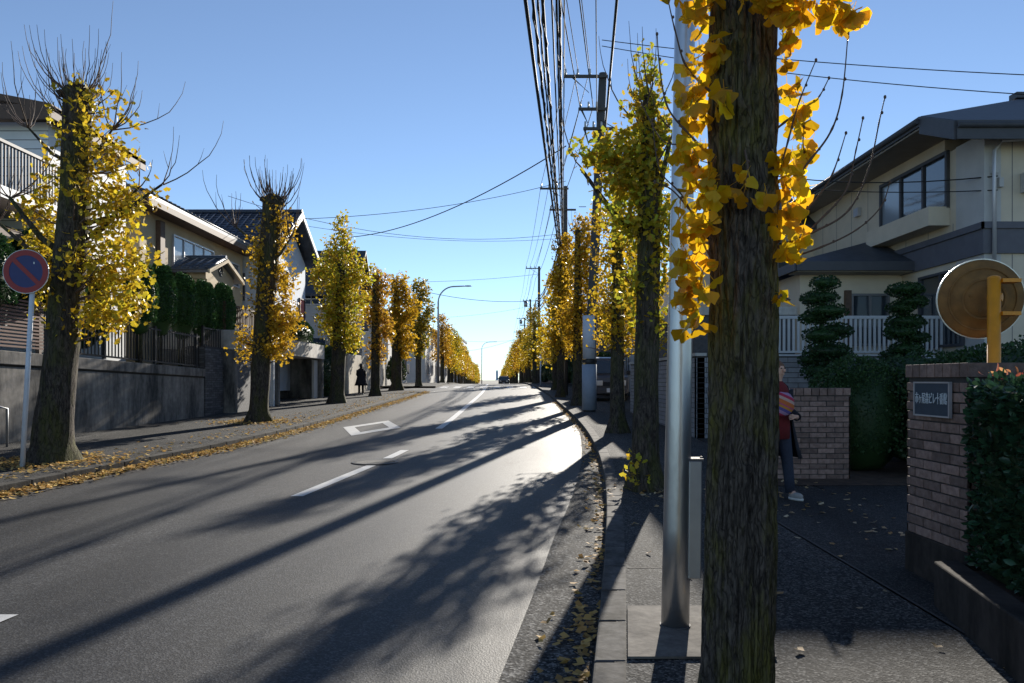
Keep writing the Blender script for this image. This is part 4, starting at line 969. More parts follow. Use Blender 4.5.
# house C
O = Vector((-9, 42, 2))
def simple_house(label, x0, x1, y0, y1, zb, ze, zr, wall, roof, side=1, over=.5, axis='y', wins=3, cat='house', flat=False):
    """a house whose road face is x1 (left of the road, side=1) or x0 (right of it, side=-1)."""
    base = Vector(((x0+x1)/2, y0, zb)); t = thing('house' if not flat else 'apartment_building', label, cat, base); mv = lambda mb: (setattr(mb, 'v', [tuple(Vector(v)-base) for v in mb.v]), mb)[1]
    mb = MB(); mb.box(x0, x1, y0, y1, zb-1, ze); xm, ym = (x0+x1)/2, (y0+y1)/2
    if not flat and axis == 'x': mb.prism([(x0, y0, ze-.01), (x0, y1, ze-.01), (x0, ym, zr-.2)], (x1-x0, 0, 0))
    if not flat and axis == 'y': mb.prism([(x0, y0, ze-.01), (x1, y0, ze-.01), (xm, y0, zr-.2)], (0, y1-y0, 0))
    mv(mb).build('wall', wall, t); mb = MB(); o_ = over
    if flat: mb.box(x0-.1, x1+.1, y0-.1, y1+.1, ze, ze+.35)
    elif axis == 'x':
        sl = (zr-ze)/((y1-y0)/2); e = ze-o_*sl
        slab(mb, [(x0-o_, y0-o_, e), (x1+o_, y0-o_, e), (x1+o_, ym, zr), (x0-o_, ym, zr)], .15); slab(mb, [(x0-o_, y1+o_, e), (x1+o_, y1+o_, e), (x1+o_, ym+.02, zr), (x0-o_, ym+.02, zr)], .15)
    else:
        sl = (zr-ze)/((x1-x0)/2); e = ze-o_*sl
        slab(mb, [(x0-o_, y0-o_, e), (x0-o_, y1+o_, e), (xm, y1+o_, zr), (xm, y0-o_, zr)], .15); slab(mb, [(x1+o_, y0-o_, e), (x1+o_, y1+o_, e), (xm+.02, y1+o_, zr), (xm+.02, y0-o_, zr)], .15)
    mv(mb).build('roof', roof, t)
    X = x1 if side > 0 else x0; n = (1, 0, 0) if side > 0 else (-1, 0, 0)
    for fl in range(2 if ze-zb > 4.5 else 1):
        for k in range(wins):
            y = y0+(y1-y0)*(k+.3)/wins
            winunit(t, Vector((X, y, zb+1.0+fl*2.8))-base, (0, 1, 0), min(1.8, (y1-y0)/wins*.55), 1.1, n, 2, fr=M['alul'])
        winunit(t, Vector((xm-.9+side*(x1-x0)*.25, y0, zb+1.0+fl*2.8))-base, (1, 0, 0), 1.6, 1.1, (0, -1, 0), 2, fr=M['alul'])
    return t
simple_house('house with steep dark roof showing above the orange left ginkgos', -16, -8.6, 41, 44.6, 1.6, 6.6, 8.55, M['cream2'], M['roofd'], axis='x', over=.6)
simple_house('pale narrow house just beyond the side street crossing', -17, -8.9, 56, 66, 1.1, 6.2, 7.6, M['cream2'], M['roofd'], axis='y')
mb = MB(); mb.box(-9, -8.7, 52.5, 62, .9, 2.9); mb.box(-14, -9, 52.3, 52.5, .9, 2.9); tag(mb.build('boundary_wall', M['conc_l']), 'pale boundary wall past the side street on the left', 'wall')
shrub('garden_shrub', 'pale leafy shrub at the corner past the side street', 'shrub', [(-7.9, 53.2, 2.0, .6, .8, 1.0)], 2500, .1, (.10, .11, .05))
simple_house('long grey building with dark sloping roof above the far left tree row', -18, -8.9, 80, 112, 1.0, 7.2, 8.9, M['cream2'], M['roofd'], axis='y', wins=7, over=.5)
simple_house('flat-roofed grey block behind the far left tree row', -16, -8.6, 132, 148, .6, 8.3, 8.6, M['blueish'], M['trim'], flat=True, wins=4, cat='building')
simple_house('small far house past the flat-roofed block on the left', -20, -11.5, 165, 180, .2, 5.4, 7, M['cream'], M['roofd'], axis='y')
simple_house('last small house at the far left end of the street', -22, -13.5, 200, 218, -.2, 5, 6.6, M['sidingw'], M['tile'], axis='y')
# right side beyond the block wall
simple_house('grey house behind the parked van and the right ginkgos', 6.2, 13, 33.5, 43, .8, 5.6, 7.2, M['cream2'], M['roofd'], -1, axis='y')
simple_house('dark-roofed house behind the right tree row before the crossing', 5.2, 12, 46, 56, 1.0, 5.4, 7.0, M['slate'], M['roofd'], -1, axis='y')
simple_house('low house behind the far right tree row after the crossing', 4.7, 11, 62, 74, 1.0, 5.2, 6.8, M['belt'], M['tile'], -1, axis='y')
simple_house('cream house in the middle of the far right row', 4.6, 11, 80, 94, 1.0, 5.2, 6.8, M['cream'], M['tileB'], -1, axis='y')
simple_house('grey flat-roofed block in the far right row', 4.4, 11, 102, 122, .9, 5.8, 6.8, M['belt'], M['trim'], -1, flat=True, cat='building')
simple_house('white far house near the end of the right row', 4.0, 10, 132, 150, .4, 5.0, 6.4, M['sidingw'], M['roofd'], -1, axis='y')
simple_house('last far house at the end of the right row', 2.6, 9, 165, 190, 0, 4.8, 6.2, M['cream2'], M['roofd'], -1, axis='y')
for i, (x, d, ln, h) in enumerate([(4.4, 38, 3.5, 1.9), (4.3, 47, 4, 2.0), (4.0, 57, 4, 1.9), (3.8, 68, 5, 1.9), (3.4, 82, 6, 1.8), (3.0, 98, 7, 1.8)]):
    lab = ['dark hedge beside the parked van', 'dark hedge in front of the dark-roofed house on the right', 'dark hedge on the right beyond the crossing', 'dark hedge before the low far right house', 'far dark hedge before the cream house on the right', 'farthest dark hedge before the right flat-roofed block'][i]
    shrub('dark_hedge', lab, 'hedge', [(x, d, g(d)+h/2, .55, ln, h/2, .6)], 5000, .09, (.015, .035, .013))

# distant tower
tw = thing('skyscraper', 'tall pale hazy tower on the horizon at the end of the street', 'tower', (-420*1.0, 12000*1.0, -10))
p = at(490.5+6.5, 383, 12000); tw.location = (p.x, 12000, -60)
mb = MB(); mb.prism([(-17, -17, 0), (17, -17, 0), (17, 17, 0), (-17, 17, 0)], (0, 0, 196)); mb.box(-12, 12, -12, 12, 196, 212); mb.build('tower_body', M['haze_tower'], tw)
mb = MB(); mb.box(-24, 24, -24, 24, 0, 70); mb.build('tower_base', M['haze_tower'], tw)

# ================================================================ STREET FURNITURE
# steel lamp post beside the near tree
sp = thing('steel_pole', 'shiny galvanised steel pole with a small door box beside the near trunk', 'pole', (.897, 4.29, g(4.29)))
mb = MB(); n = 14; mb.tube([(.018*k*.5, 0, .55*k) for k in range(n)], [.077-.0036*k for k in range(n)], 40); mb.blob((.018*.5*13, 0, .55*13), .03, .03, .03, 12, 6, 0); mb.build('shaft', M['galv'], sp)
mb = MB(); mb.ring((0, 0, .012), (0, 0, 1), .07, .083, .02); mb.build('base_collar', M['slate'], sp)
z1, z0 = EYE+(HY-460)/F*4.29-g(4.29), EYE+(HY-577)/F*4.29-g(4.29)
mb = MB(); mb.obox((.06, -.05, z0), (.072, 0, 0), (0, .10, 0), (.006, 0, z1-z0)); mb.build('door_box', M['galvd'], sp, bevel=.006)
mb = MB(); mb.box(.06, .145, -.055, .055, z1, z1+.012); mb.box(.138, .15, -.01, .01, z1-.02, z1+.02); mb.build('door_box_lid', M['slate'], sp)
mb = MB(); mb.prism([(xr(3.83)+.165, 3.83, g(3.83)+.004), (1.30, 3.83, g(3.83)+.004), (1.34, 4.64, g(4.64)+.004), (xr(4.64)+.165, 4.64, g(4.64)+.004)], (0, 0, .012)); struct('concrete_pad', mb, M['pad'])
# no-parking sign
ns = thing('no_parking_sign', 'round blue no-parking sign with red ring on a white pole', 'road sign', (-6.85, 10.9, g(10.9)))
dp = at(28, 272, 10.9)-ns.location
mb = MB(); mb.tube([(0, 0, -.1), (dp.x+.09, 0, dp.z+.25)], .034, 20); mb.build('pole', M['whitepole'], ns)
nn = Vector((.08, -1, 0)).normalized(); dc = dp+nn*.05
mb = MB(); mb.disc(dc, nn, .305, .006, 64); mb.build('sign_face', M['signblue'], ns)
mb = MB(); mb.ring(dc+nn*.005, nn, .225, .300, .006, 64)
a = nn.cross(Vector((0, 0, 1))).normalized(); ux = -a if a.x < 0 else a
dv = (ux-Vector((0, 0, 1))).normalized(); pv = dv.cross(nn).normalized()
mb.obox(dc+nn*.002-dv*.226-pv*.03, dv*.452, pv*.06, nn*.006); mb.build('red_ring', M['signred'], ns)
mb = MB(); mb.ring(dc, nn, .300, .308, .014, 64); mb.build('rim', M['galvd'], ns)
mb = MB()
for dz in (-.12, .12): mb.box(dp.x-.05, dp.x+.12, -.045, .045, dp.z+dz-.015, dp.z+dz+.015)
mb.build('clamp', M['galvd'], ns)
# street lamps with curved arms on the left
def street_lamp(label, x, d, h):
    t = thing('street_lamp', label, 'street lamp', (x, d, g(d))); mb = MB()
    pts = [(0, 0, 0), (0, 0, h*.5), (0, 0, h*.82)]; 
    for k in range(1, 9): a_ = R(90*k/8); pts.append((h*.16*(1-math.cos(a_)), 0, h*.82+h*.16*math.sin(a_)))
    pts.append((h*.27, 0, h*.985)); rad = [.10, .085, .07]+[.055]*8+[.05]
    mb.tube(pts, rad, 12); mb.build('post', M['galvd'], t)
    mb = MB(); mb.blob((h*.30, 0, h*.985), .35, .13, .06, 14, 8, 0); mb.build('lamp_head', M['galvd'], t)
street_lamp('tall street lamp with curved arm at the left of the crossing', -6.05, 64, 8.1)
street_lamp('tiny far street lamp with curved arm over the left tree row', -6.2, 160, 9.3)
# utility poles
POLES = [(2.38, 24, 10.4, .18), (2.52, 37, 9.9, .14), (2.38, 69, 10.3, .15), (2.2, 94, 10.2, .14), (1.9, 118, 10.2, .14), (1.55, 145, 10.2, .14), (1.1, 180, 10.5, .14), (.3, 225, 11, .14), (-.6, 280, 12, .14)]
plab = ['tall near utility pole with grey-blue sheath and white panel, behind the right ginkgos', 'second utility pole, half hidden in yellow foliage, with two crossarms', 'third utility pole, clear against the sky, with left-reaching crossarm', 'fourth utility pole with a transformer near its top', 'fifth utility pole in the right-hand line', 'sixth utility pole in the right-hand line', 'seventh utility pole, small, in the right-hand line', 'eighth, very small far utility pole', 'last tiny utility pole at the end of the street']
for i, (x, d, h, r) in enumerate(POLES):
    t = thing('utility_pole', plab[i], 'utility pole', (x, d, g(d)), 0, 'utility poles on the right side')
    mb = MB(); mb.tube([(0, 0, -.1), (0, 0, h*.5), (.02, 0, h)] if i else [(0, 0, -.1), (.08, 0, 3), (.42, 0, h)], [r, r*.85, r*.68], 18); mb.build('shaft', M['poled'], t)
    for k, (zz, l0, l1) in enumerate(([(h-.15, -1.2, .15), (h-1.15, -.75, .1), (h-1.75, -.6, .4)] if i == 0 else [(h-.15, -1.2, .15), (h-1.15, -.75, .5)]) if i not in (2, 3) else [(h-.2, -1.15 if i == 2 else -.9, .15)]):
        l0 += .4*(i == 0); l1 += .4*(i == 0); mb = MB(); mb.box(l0, l1, -.16-.04, -.16+.04, zz-.04, zz+.04); mb.prism([(-.05, -.14, zz-.45), (-.02, -.14, zz-.5), (l0*.6, -.14, zz-.04), (l0*.6-.06, -.14, zz-.04)], (0, .03, 0)); mb.build('crossarm', M['poled'], t)
        for q in range(3):
            mb = MB(); xx = l0+.06+q*(.37 if k == 0 else .25); mb.tube([(xx, -.16, zz+.04), (xx, -.16, zz+.22)], [.035, .03], 8); mb.build('insulator', M['ceramic'], t)
    if i in (3, 4):
        mb = MB(); mb.tube([(-.32, -.12, h-2.6), (-.32, -.12, h-1.8)] if i == 0 else [(-.55, -.1, h-.9), (-.55, -.1, h-.3)], .22, 16); mb.build('transformer', M['galvd'], t)
    if i == 0:
        mb = MB(); mb.tube([(0, 0, .05), (0, 0, 1.45)], .225, 24); mb.build('sheath', M['sheath'], t)
        mb = MB(); mb.tube([(0, 0, 1.62), (0, 0, 2.95)], .205, 24); mb.build('advert_panel', M['paperad'], t)
        mb = MB(); mb.ring((0, 0, 1.55), (0, 0, 1), .16, .235, .10); mb.build('band', M['black'], t); mb = MB(); mb.ring((0.08, 0, 3.05), (0, 0, 1), .14, .215, .05); mb.build('band', M['black'], t)
        for k in range(12): 
            if k % 3 == 0: mb = MB(); s = 1 if k % 2 else -1; mb.tube([(s*.1, 0, 3.6+k*.45), (s*.32, 0, 3.6+k*.45)], .012, 6); mb.build('step_bolt', M['galvd'], t)
def span(pts, sag, r, label, name='overhead_wire', group=None, n=18, m=None, twist=0):
    mb = MB(); allp = []
    for a, b, s in zip(pts[:-1], pts[1:], sag):
        a, b = Vector(a), Vector(b)
        for k in range(n+1):
            if k == 0 and allp: continue
            t = k/n; allp.append(a.lerp(b, t)-Vector((0, 0, 4*s*t*(1-t))))
    mb.tube(allp, r, 6)
    if twist:                                                    # hanger cable wound round its messenger wire
        pt = []; m_ = 70
        tot = len(allp)-1
        for k in range(tot*4):
            i = k//4; f = (k % 4)/4; p = allp[i].lerp(allp[i+1], f); aa = k*1.7; pt.append(p+Vector((math.cos(aa)*twist, 0, math.sin(aa)*twist-twist)))
        mb.tube(pt, r*.6, 5)
    return tag(mb.build(name, m or M['cable']), label, 'wire', group)
G1 = 'power lines strung along the right-hand poles'; G2 = 'communication cables strung along the right-hand poles'
def ptop(i, off, dz=.07): x, d, h, r = POLES[i]; return (x+off+(.4 if i == 0 else 0), d-.16, g(d)+h+dz)
for q, off in enumerate((-1.14, -.77, -.4)):
    pts = [(-3.6+q*.35, -13, 10.9)]+[ptop(i, off) for i in range(8)]
    span(pts, [.35, .15, .5, .4, .3, .3, .4, .4], .011, ['outermost thin power line on the top crossarms', 'middle thin power line on the top crossarms', 'innermost thin power line on the top crossarms'][q], group=G1)
for q, (off, z0_, dz) in enumerate([(-.7, 9.3, -1.08), (-.3, 9.2, -1.08)]):
    pts = [(-3.2+q*.4, -13, z0_)]+[ptop(i, off, dz) for i in range(7)]
    span(pts, [.3, .15, .5, .4, .3, .3, .4], .014, ['low-voltage line on the outer end of the second crossarms', 'low-voltage line on the inner end of the second crossarms'][q], group=G1)
tel = [(-.05, 7.7, .030, 0), (.18, 8.1, .016, .02), (.32, 7.9, .026, .03), (.5, 8.5, .016, 0), (.62, 8.8, .02, .02), (.85, 9.0, .013, 0), (.08, 7.95, .024, .03), (.72, 8.4, .024, .02)]
tl = ['thickest low communication cable swinging farthest over the road', 'thin cable beside the thickest communication cable', 'wound communication cable in the middle of the bundle', 'plain thin cable in the middle of the bundle', 'upper wound cable of the bundle', 'thin upper cable of the bundle nearest the poles', 'thick wound cable just above the lowest communication cable', 'thick wound cable in the upper part of the bundle']
for q, (dx, z_, r, tw_) in enumerate(tel):
    pts = [(-1.75+dx*1.1, -13, z_+.1), (2.3+dx*.15, 36.9, z_-.45)]+[(POLES[i][0]-.25, POLES[i][1]-.1, g(POLES[i][1])+6.2+q*.18) for i in range(2, 8)]
    span(pts, [.55, .6, .4, .35, .35, .4, .4], r, tl[q], 'overhead_cable', G2, n=30, twist=tw_)
span([(-.55, -13, 9.0), (2.85, 23.9, g(24)+8.6)], [.2], .03, 'thick dark cable running down past the near right tree to the utility pole', 'overhead_cable')
span([(-1.5, -13, 9.8), (2.6, 23.9, g(24)+8.9)], [.2], .012, 'thin wire beside the thick dark cable above the near right tree', 'overhead_wire')
# services
sv = [((566, 146, 24), (352, 237, 38), .55, .018, 'bold service cable sloping down left across the sky over the street'),
      ((566, 181, 37), (300, 219, 33), .35, .012, 'thin service wire from the second pole to the pale blue house'),
      ((566, 233, 37), (228, 196, 33), .9, .010, 'thin wire crossing the sky lowest before the pale blue house'),
      ((566, 238, 37), (240, 214, 30), .5, .008, 'very thin wire just under the lowest crossing wire'),
      ((566, 297, 69), (390, 282, 62), .9, .02, 'thick crossing cable beyond the street lamp'),
      ((540, 274, 69), (392, 282, 66), .2, .014, 'crossing wire level with the street lamp head'),
      ((536, 330, 94), (452, 352, 100), .6, .016, 'far crossing wire sloping left behind the street lamp'),
      ((536, 305, 94), (400, 318, 92), .5, .012, 'far crossing wire over the far left building'),
      ((530, 338, 118), (455, 340, 118), .4, .016, 'faint far wire over the far tree rows'),
      ((602, 40, 24), (1100, 78, 18), .15, .012, 'upper long wire crossing the right sky above the cream house'),
      ((602, 46, 24), (1100, 99, 17), .2, .012, 'lower long wire crossing the right sky above the cream house')]
for a_, b_, s_, r_, l_ in sv: span([at(*a_), at(*b_)], [s_], r_, l_)
hp = Vector((XW+.15, DC-.15, EYE+(HY-176)/F*14.05)); hp2 = Vector((XW+.15, DC-.15, EYE+(HY-190)/F*14.05))
span([at(600, 120, 23.9), hp], [.75], .012, 'service wire sagging to the corner bracket of the cream house'); span([at(600, 150, 23.9), hp2], [.45], .01, 'lower service wire to the corner bracket of the cream house')

# small pole further right (white post)
mb = MB(); mb.tube([(1.0, 56, g(56)), (1.0, 56, g(56)+2.6)], .05, 10); mb.v = [(v[0]+1.05, v[1], v[2]) for v in mb.v]; tag(mb.build('marker_post', M['whitepole']), 'plain white post under the far right ginkgos', 'post')

# ================================================================ TREES
GY, YL, OR, DG = (.27, .31, .025), (.54, .40, .025), (.48, .28, .03), (.09, .14, .03)
# left 1
x, d = -6.85, 11.6
T1 = [(0, 0, 0, .37), (.02, 0, .35, .29), (.12, 0, 1.4, .24), (.24, 0, 2.6, .235), (.33, .05, 4.0, .22), (.36, .05, 5.55, .19)]
ginkgo('big ginkgo with bare broom-like top and thick leaning trunk behind the no-parking sign', x, d, T1,
       [pb(x, d, 84, 160, 13, 60, .4, off=-.32), pb(x, d, 88, 98, 30, 22, .35), pb(x, d, 58, 130, 18, 24, .25), pb(x, d, 128, 120, 16, 20, .25), pb(x, d, 95, 118, 24, 18, .3), pb(x, d, 112, 155, 24, 26, .7), pb(x, d, 62, 170, 24, 24, .5), pb(x, d, 42, 225, 22, 34, .9, off=.2), pb(x, d, 112, 205, 30, 30, 1.0), pb(x, d, 66, 205, 20, 28, .4, off=.5),
        pb(x, d, 118, 258, 32, 34, 1.1), pb(x, d, 50, 280, 22, 36, 1.1), pb(x, d, 115, 300, 30, 28, 1.1, off=-.2), pb(x, d, 88, 322, 34, 14, 1.0), pb(x, d, 148, 195, 12, 12, .4), pb(x, d, 80, 262, 18, 30, .35, off=-.35)],
       3700, (.52, .44, .03), .062, FAN, dict(k=95, zr=(.35, 1.15), r0=.011, spread=1.1), 'ginkgos lining the left side', per=6, spread=.085,
       branches=[((.3, 0, 3.2), (1.25, .1, 4.1), .05), ((.34, 0, 3.5), (1.60, .1, 4.15), .04), ((.3, 0, 2.9), (-.9, .15, 3.6), .05), ((.3, 0, 3.0), (-.55, -.1, 3.9), .06), ((.35, 0, 4.4), (-.4, .1, 5.0), .035), ((.35, 0, 4.3), (.95, -.1, 4.9), .035)])
x, d = -6.38, 19.6
ginkgo('ginkgo with a bare knobbly trunk top and lopsided yellow lower crown, second on the left', x, d,
       [(0, 0, 0, .34), (.02, 0, .4, .24), (.1, 0, 2, .23), (.22, 0, 3.6, .24), (.36, 0, 5.6, .24)],
       [pb(x, d, 284, 318, 15, 22, 1.3), pb(x, d, 274, 345, 16, 14, 1.3), pb(x, d, 244, 345, 8, 14, .9), pb(x, d, 283, 235, 11, 30, .4), pb(x, d, 258, 270, 10, 50, .3, off=-.3), pb(x, d, 282, 280, 14, 18, .6), pb(x, d, 272, 215, 12, 16, .25, off=-.2)],
       3000, (.52, .33, .03), .08, MID, dict(k=80, zr=(.4, 1.3), r0=.016, spread=.7), 'ginkgos lining the left side', per=7, spread=.11, branches=[((.3, 0, 4.4), (-.55, 0, 4.9), .05), ((.3, 0, 4.0), (.8, 0, 4.6), .05)])
x, d = -6.57, 29.3
ginkgo('dense green-yellow ginkgo with pointed top, third on the left', x, d, [(0, 0, 0, .36), (0, 0, .5, .27), (.08, 0, 2.5, .25), (.15, 0, 5.2, .14)],
       [pb(x, d, 342, 228, 6, 14, .9), pb(x, d, 341, 250, 16, 14), pb(x, d, 338, 278, 25, 20), pb(x, d, 362, 272, 12, 12, .8), pb(x, d, 345, 305, 22, 20), pb(x, d, 330, 318, 13, 14), pb(x, d, 345, 335, 17, 18), pb(x, d, 322, 270, 10, 10, .8)],
       6200, (.40, .42, .03), .10, MID, dict(k=8, zr=(.3, .7), r0=.01), 'ginkgos lining the left side')
x, d = -6.3, 36.0
ginkgo('thin-crowned orange-brown ginkgo, fourth on the left', x, d, [(0, 0, 0, .28), (0, 0, .5, .21), (.0, 0, 2.5, .2), (.02, 0, 5.6, .15)],
       [pb(x, d, 380, 285, 10, 20, .8), pb(x, d, 370, 305, 12, 20, .7), pb(x, d, 382, 325, 11, 22, .9), pb(x, d, 375, 352, 9, 14, .8)],
       2400, (.42, .22, .04), .12, MID, dict(k=14, zr=(.4, .9), r0=.012), 'ginkgos lining the left side')
x, d = -6.45, 43.6
ginkgo('full orange-yellow ginkgo just before the side street on the left', x, d, [(0, 0, 0, .4), (0, 0, .5, .3), (.0, 0, 2.5, .27), (.0, 0, 5.6, .15)],
       [pb(x, d, 400, 290, 9, 18), pb(x, d, 404, 310, 15, 18), pb(x, d, 398, 325, 13, 20), pb(x, d, 405, 345, 10, 16)],
       3400, (.50, .31, .02), .14, MID, dict(k=10, zr=(.3, .7), r0=.012), 'ginkgos lining the left side')
x, d = -6.3, 52.5
ginkgo('dark green ginkgo standing just past the side street on the left', x, d, [(0, 0, 0, .25), (0, 0, .5, .2), (.0, 0, 2.5, .19), (.0, 0, 5.6, .1)],
       [pb(x, d, 421, 292, 8, 14), pb(x, d, 421, 315, 13, 20), pb(x, d, 418, 338, 11, 18)],
       3000, DG, .15, MID, None, 'ginkgos lining the left side')
# right 2,3...
x, d = 1.56, 9.05
ginkgo('green-yellow ginkgo beside the right kerb with a long left-reaching limb', x, d, [(0, 0, 0, .24), (-.01, 0, .4, .165), (.0, 0, 1.4, .14), (.02, 0, 2.6, .135), (.03, 0, 3.7, .12), (.02, 0, 4.6, .06)],
       [pb(x, d, 648, 72, 6, 20, .7), pb(x, d, 645, 110, 14, 20, .7), pb(x, d, 656, 140, 14, 26, .8), pb(x, d, 622, 150, 20, 16, .9), pb(x, d, 596, 152, 16, 9, .9), pb(x, d, 640, 180, 22, 24, 1.0), pb(x, d, 614, 178, 14, 14, .6), pb(x, d, 658, 225, 12, 34, .8), pb(x, d, 634, 228, 15, 20, .8), pb(x, d, 618, 215, 10, 14, .4), pb(x, d, 655, 275, 10, 22, .7), pb(x, d, 632, 285, 9, 24, .7), pb(x, d, 652, 318, 12, 14, .5)],
       4000, (.33, .39, .03), .053, FAN, dict(k=14, zr=(.6, 1.2), r0=.01, spread=.5), 'ginkgos lining the right side', per=6, spread=.09, branches=[((0, 0, 2.9), (-.75, .1, 3.75), .045), ((0, 0, 3.0), (.25, -.1, 4.0), .05)])
mb_s = clumped([((1.42, 8.85, .35), (.12, .12, .30), 1)], 60, 5, .045)
tag(leaves('foliage', mb_s, .05, FAN, M['leaf'], None, (.55, .55, .05)), 'yellow-green suckers at the foot of the ginkgo by the right kerb', 'plant')
x, d = 2.24, 16.6
ginkgo('yellow ginkgo with moss-green trunk between the van and the green-yellow ginkgo', x, d, [(0, 0, 0, .25), (0, 0, .4, .165), (.0, 0, 1.6, .138), (.02, 0, 3.2, .13), (.0, 0, 5.4, .11)],
       [pb(x, d, 612, 225, 20, 24, .8), pb(x, d, 618, 262, 24, 26), pb(x, d, 632, 298, 22, 22), pb(x, d, 606, 300, 16, 24), pb(x, d, 618, 332, 22, 20, 1.1), pb(x, d, 648, 335, 18, 18, .9), pb(x, d, 640, 265, 16, 20, .7)],
       4300, (.52, .38, .02), .070, MID, dict(k=12, zr=(.5, 1.0), r0=.012), 'ginkgos lining the right side', per=7, spread=.10)
x, d = 2.32, 27.5
ginkgo('orange-yellow ginkgo directly behind the near utility pole', x, d, [(0, 0, 0, .27), (0, 0, .4, .19), (.0, 0, 2.6, .16), (.0, 0, 6.2, .10)],
       [pb(x, d, 584, 235, 12, 20, .8), pb(x, d, 582, 265, 16, 24), pb(x, d, 588, 300, 14, 24), pb(x, d, 572, 320, 14, 24), pb(x, d, 582, 345, 14, 14)],
       4600, (.50, .31, .02), .10, MID, dict(k=10, zr=(.5, .9), r0=.012), 'ginkgos lining the right side')
x, d = 2.15, 34.5
ginkgo('tall golden ginkgo at the bend of the right kerb', x, d, [(0, 0, 0, .24), (0, 0, .4, .17), (.0, 0, 2.6, .14), (.0, 0, 6.2, .09)],
       [pb(x, d, 565, 250, 9, 18, .9), pb(x, d, 563, 280, 12, 20), pb(x, d, 566, 310, 14, 22), pb(x, d, 562, 338, 13, 18), pb(x, d, 552, 285, 6, 8, .5)],
       4200, (.52, .34, .02), .12, MID, dict(k=10, zr=(.5, .9), r0=.012), 'ginkgos lining the right side')
# generic distant ginkgos sharing a few meshes
protos = []
for v, (c, wd) in enumerate([(YL, 1.0), (OR, .9), (GY, 1.05), (YL, .85)]):
    blobs = []
    for k in range(9):
        h = 2.1+k*.52; r = wd*(.55+.55*math.sin(math.pi*min(1, (k+1.2)/8.5)))*random.uniform(.8, 1.15)
        blobs.append(((random.gauss(0, .18), random.gauss(0, .18), h), (r, r, .5), 1.0))
    t = ginkgo('proto', 0, 0, [(0, 0, 0, .3), (0, 0, .4, .2), (.0, 0, 2.6, .18), (.0, 0, 5.4, .1)], blobs, 2600, c, .15, QUAD, dict(k=6, zr=(.3, .7), r0=.012), sides=12, per=6, spread=.15)
    protos.append(t)
used = set()
def place(v, x, d, s, label, group):
    p = protos[v]
    if v in used: t = dup(p)
    else: t = p; used.add(v)
    t.location = (x, d, g(d)-.02); t.scale = (s*random.uniform(.92, 1.08), s*random.uniform(.92, 1.08), s); t.rotation_euler = (0, 0, random.uniform(0, 6.28))
    t['label'] = label; t['group'] = group
    for c_ in bpy.data.objects:
        if c_.parent == t and c_.name.startswith('crown'): k = random.uniform(.75, 1.1); c_.color = (c_.color[0]*k, c_.color[1]*random.uniform(.85, 1.1)*k, c_.color[2], 1)
GL, GR = 'ginkgos of the far left row', 'ginkgos of the far right row'
nm = ['first', 'second', 'third', 'fourth', 'fifth', 'sixth']
k = 0; d = 72.0
while d < 262:
    place([0, 3, 2, 0, 3, 1][k % 6] if k % 6 != 0 else 1, xl(d)-.75-random.uniform(0, .2), d, random.uniform(.84, 1.05),
          ('%s ginkgo of the far left row counting from the street lamp' % nm[k]) if k < 6 else 'small far ginkgo near the end of the left tree row', GL)
    k += 1; d += random.uniform(8, 9.5)
k = 0; d = 44.5
while d < 262:
    if not 49 < d < 56:
        place([3, 2, 0, 3, 0, 1][k % 6], xr(d)+.55+random.uniform(0, .25)-(0.0 if d < 60 else .1), d, random.uniform(.78, .98),
              ('%s ginkgo of the far right row counting from the kerb bend' % nm[k]) if k < 6 else 'small far ginkgo near the end of the right tree row', GR)
        k += 1
    d += random.uniform(8.5, 9.5)

# near hero trunk ------------------------------------------------
hx, hd = .95, 3.30
ht = thing('ginkgo_tree', 'nearest ginkgo, its dark furrowed mossy trunk filling the height of the photo', 'tree', (hx, hd, g(hd)), 0, 'ginkgos lining the right side')
mb = MB(); KR, NS = 520, 190; pts = []; rad = []
for i in range(KR+1):
    z = -.05+5.6*i/KR; pts.append((.012*z+.012*math.sin(z*1.3), .01*math.sin(z), z)); rad.append(.140-.0030*z+.06*math.exp(-(z+.05)/.07))
KNOTS = [(254, 2.47, .022, .10), (283, 2.36, .018, .08), (236, 2.80, .03, .14), (262, 1.05, .025, .08), (290, 1.75, .022, .08), (245, 3.3, .03, .1), (300, 2.95, .025, .1)]
def furrow(i, j, th, p):
    a = Vector((math.cos(th)*6.6, math.sin(th)*6.6, p[2]*2.1)); n1 = noise.noise(a+Vector((0, 0, .8*noise.noise(a*.7))))
    b = Vector((math.cos(th)*13, math.sin(th)*13, p[2]*5)); n2 = noise.noise(b)
    c_ = noise.noise(Vector((math.cos(th)*20, math.sin(th)*20, p[2]*14)))
    ridge = (abs(n1)*2.2)**.7
    kn = 0
    for (kt, kz, ks, ka) in KNOTS:
        dth = (math.degrees(th)-kt+180) % 360-180; q = math.sqrt((dth/57.3*.14)**2+((p[2]-kz)*.75)**2)/ks
        if q < 3: kn += ka*(math.exp(-(q-1.0)**2*5)*.6-math.exp(-q*q*3))
    return 1+kn+.16*(min(1, ridge)-.5)+.06*n2+.03*c_+.03*noise.noise(Vector((math.cos(th), math.sin(th), p[2]*.8)))
mb.tube(pts, rad, NS, wob=furrow); mb.build('trunk', M['barkhero'], ht)
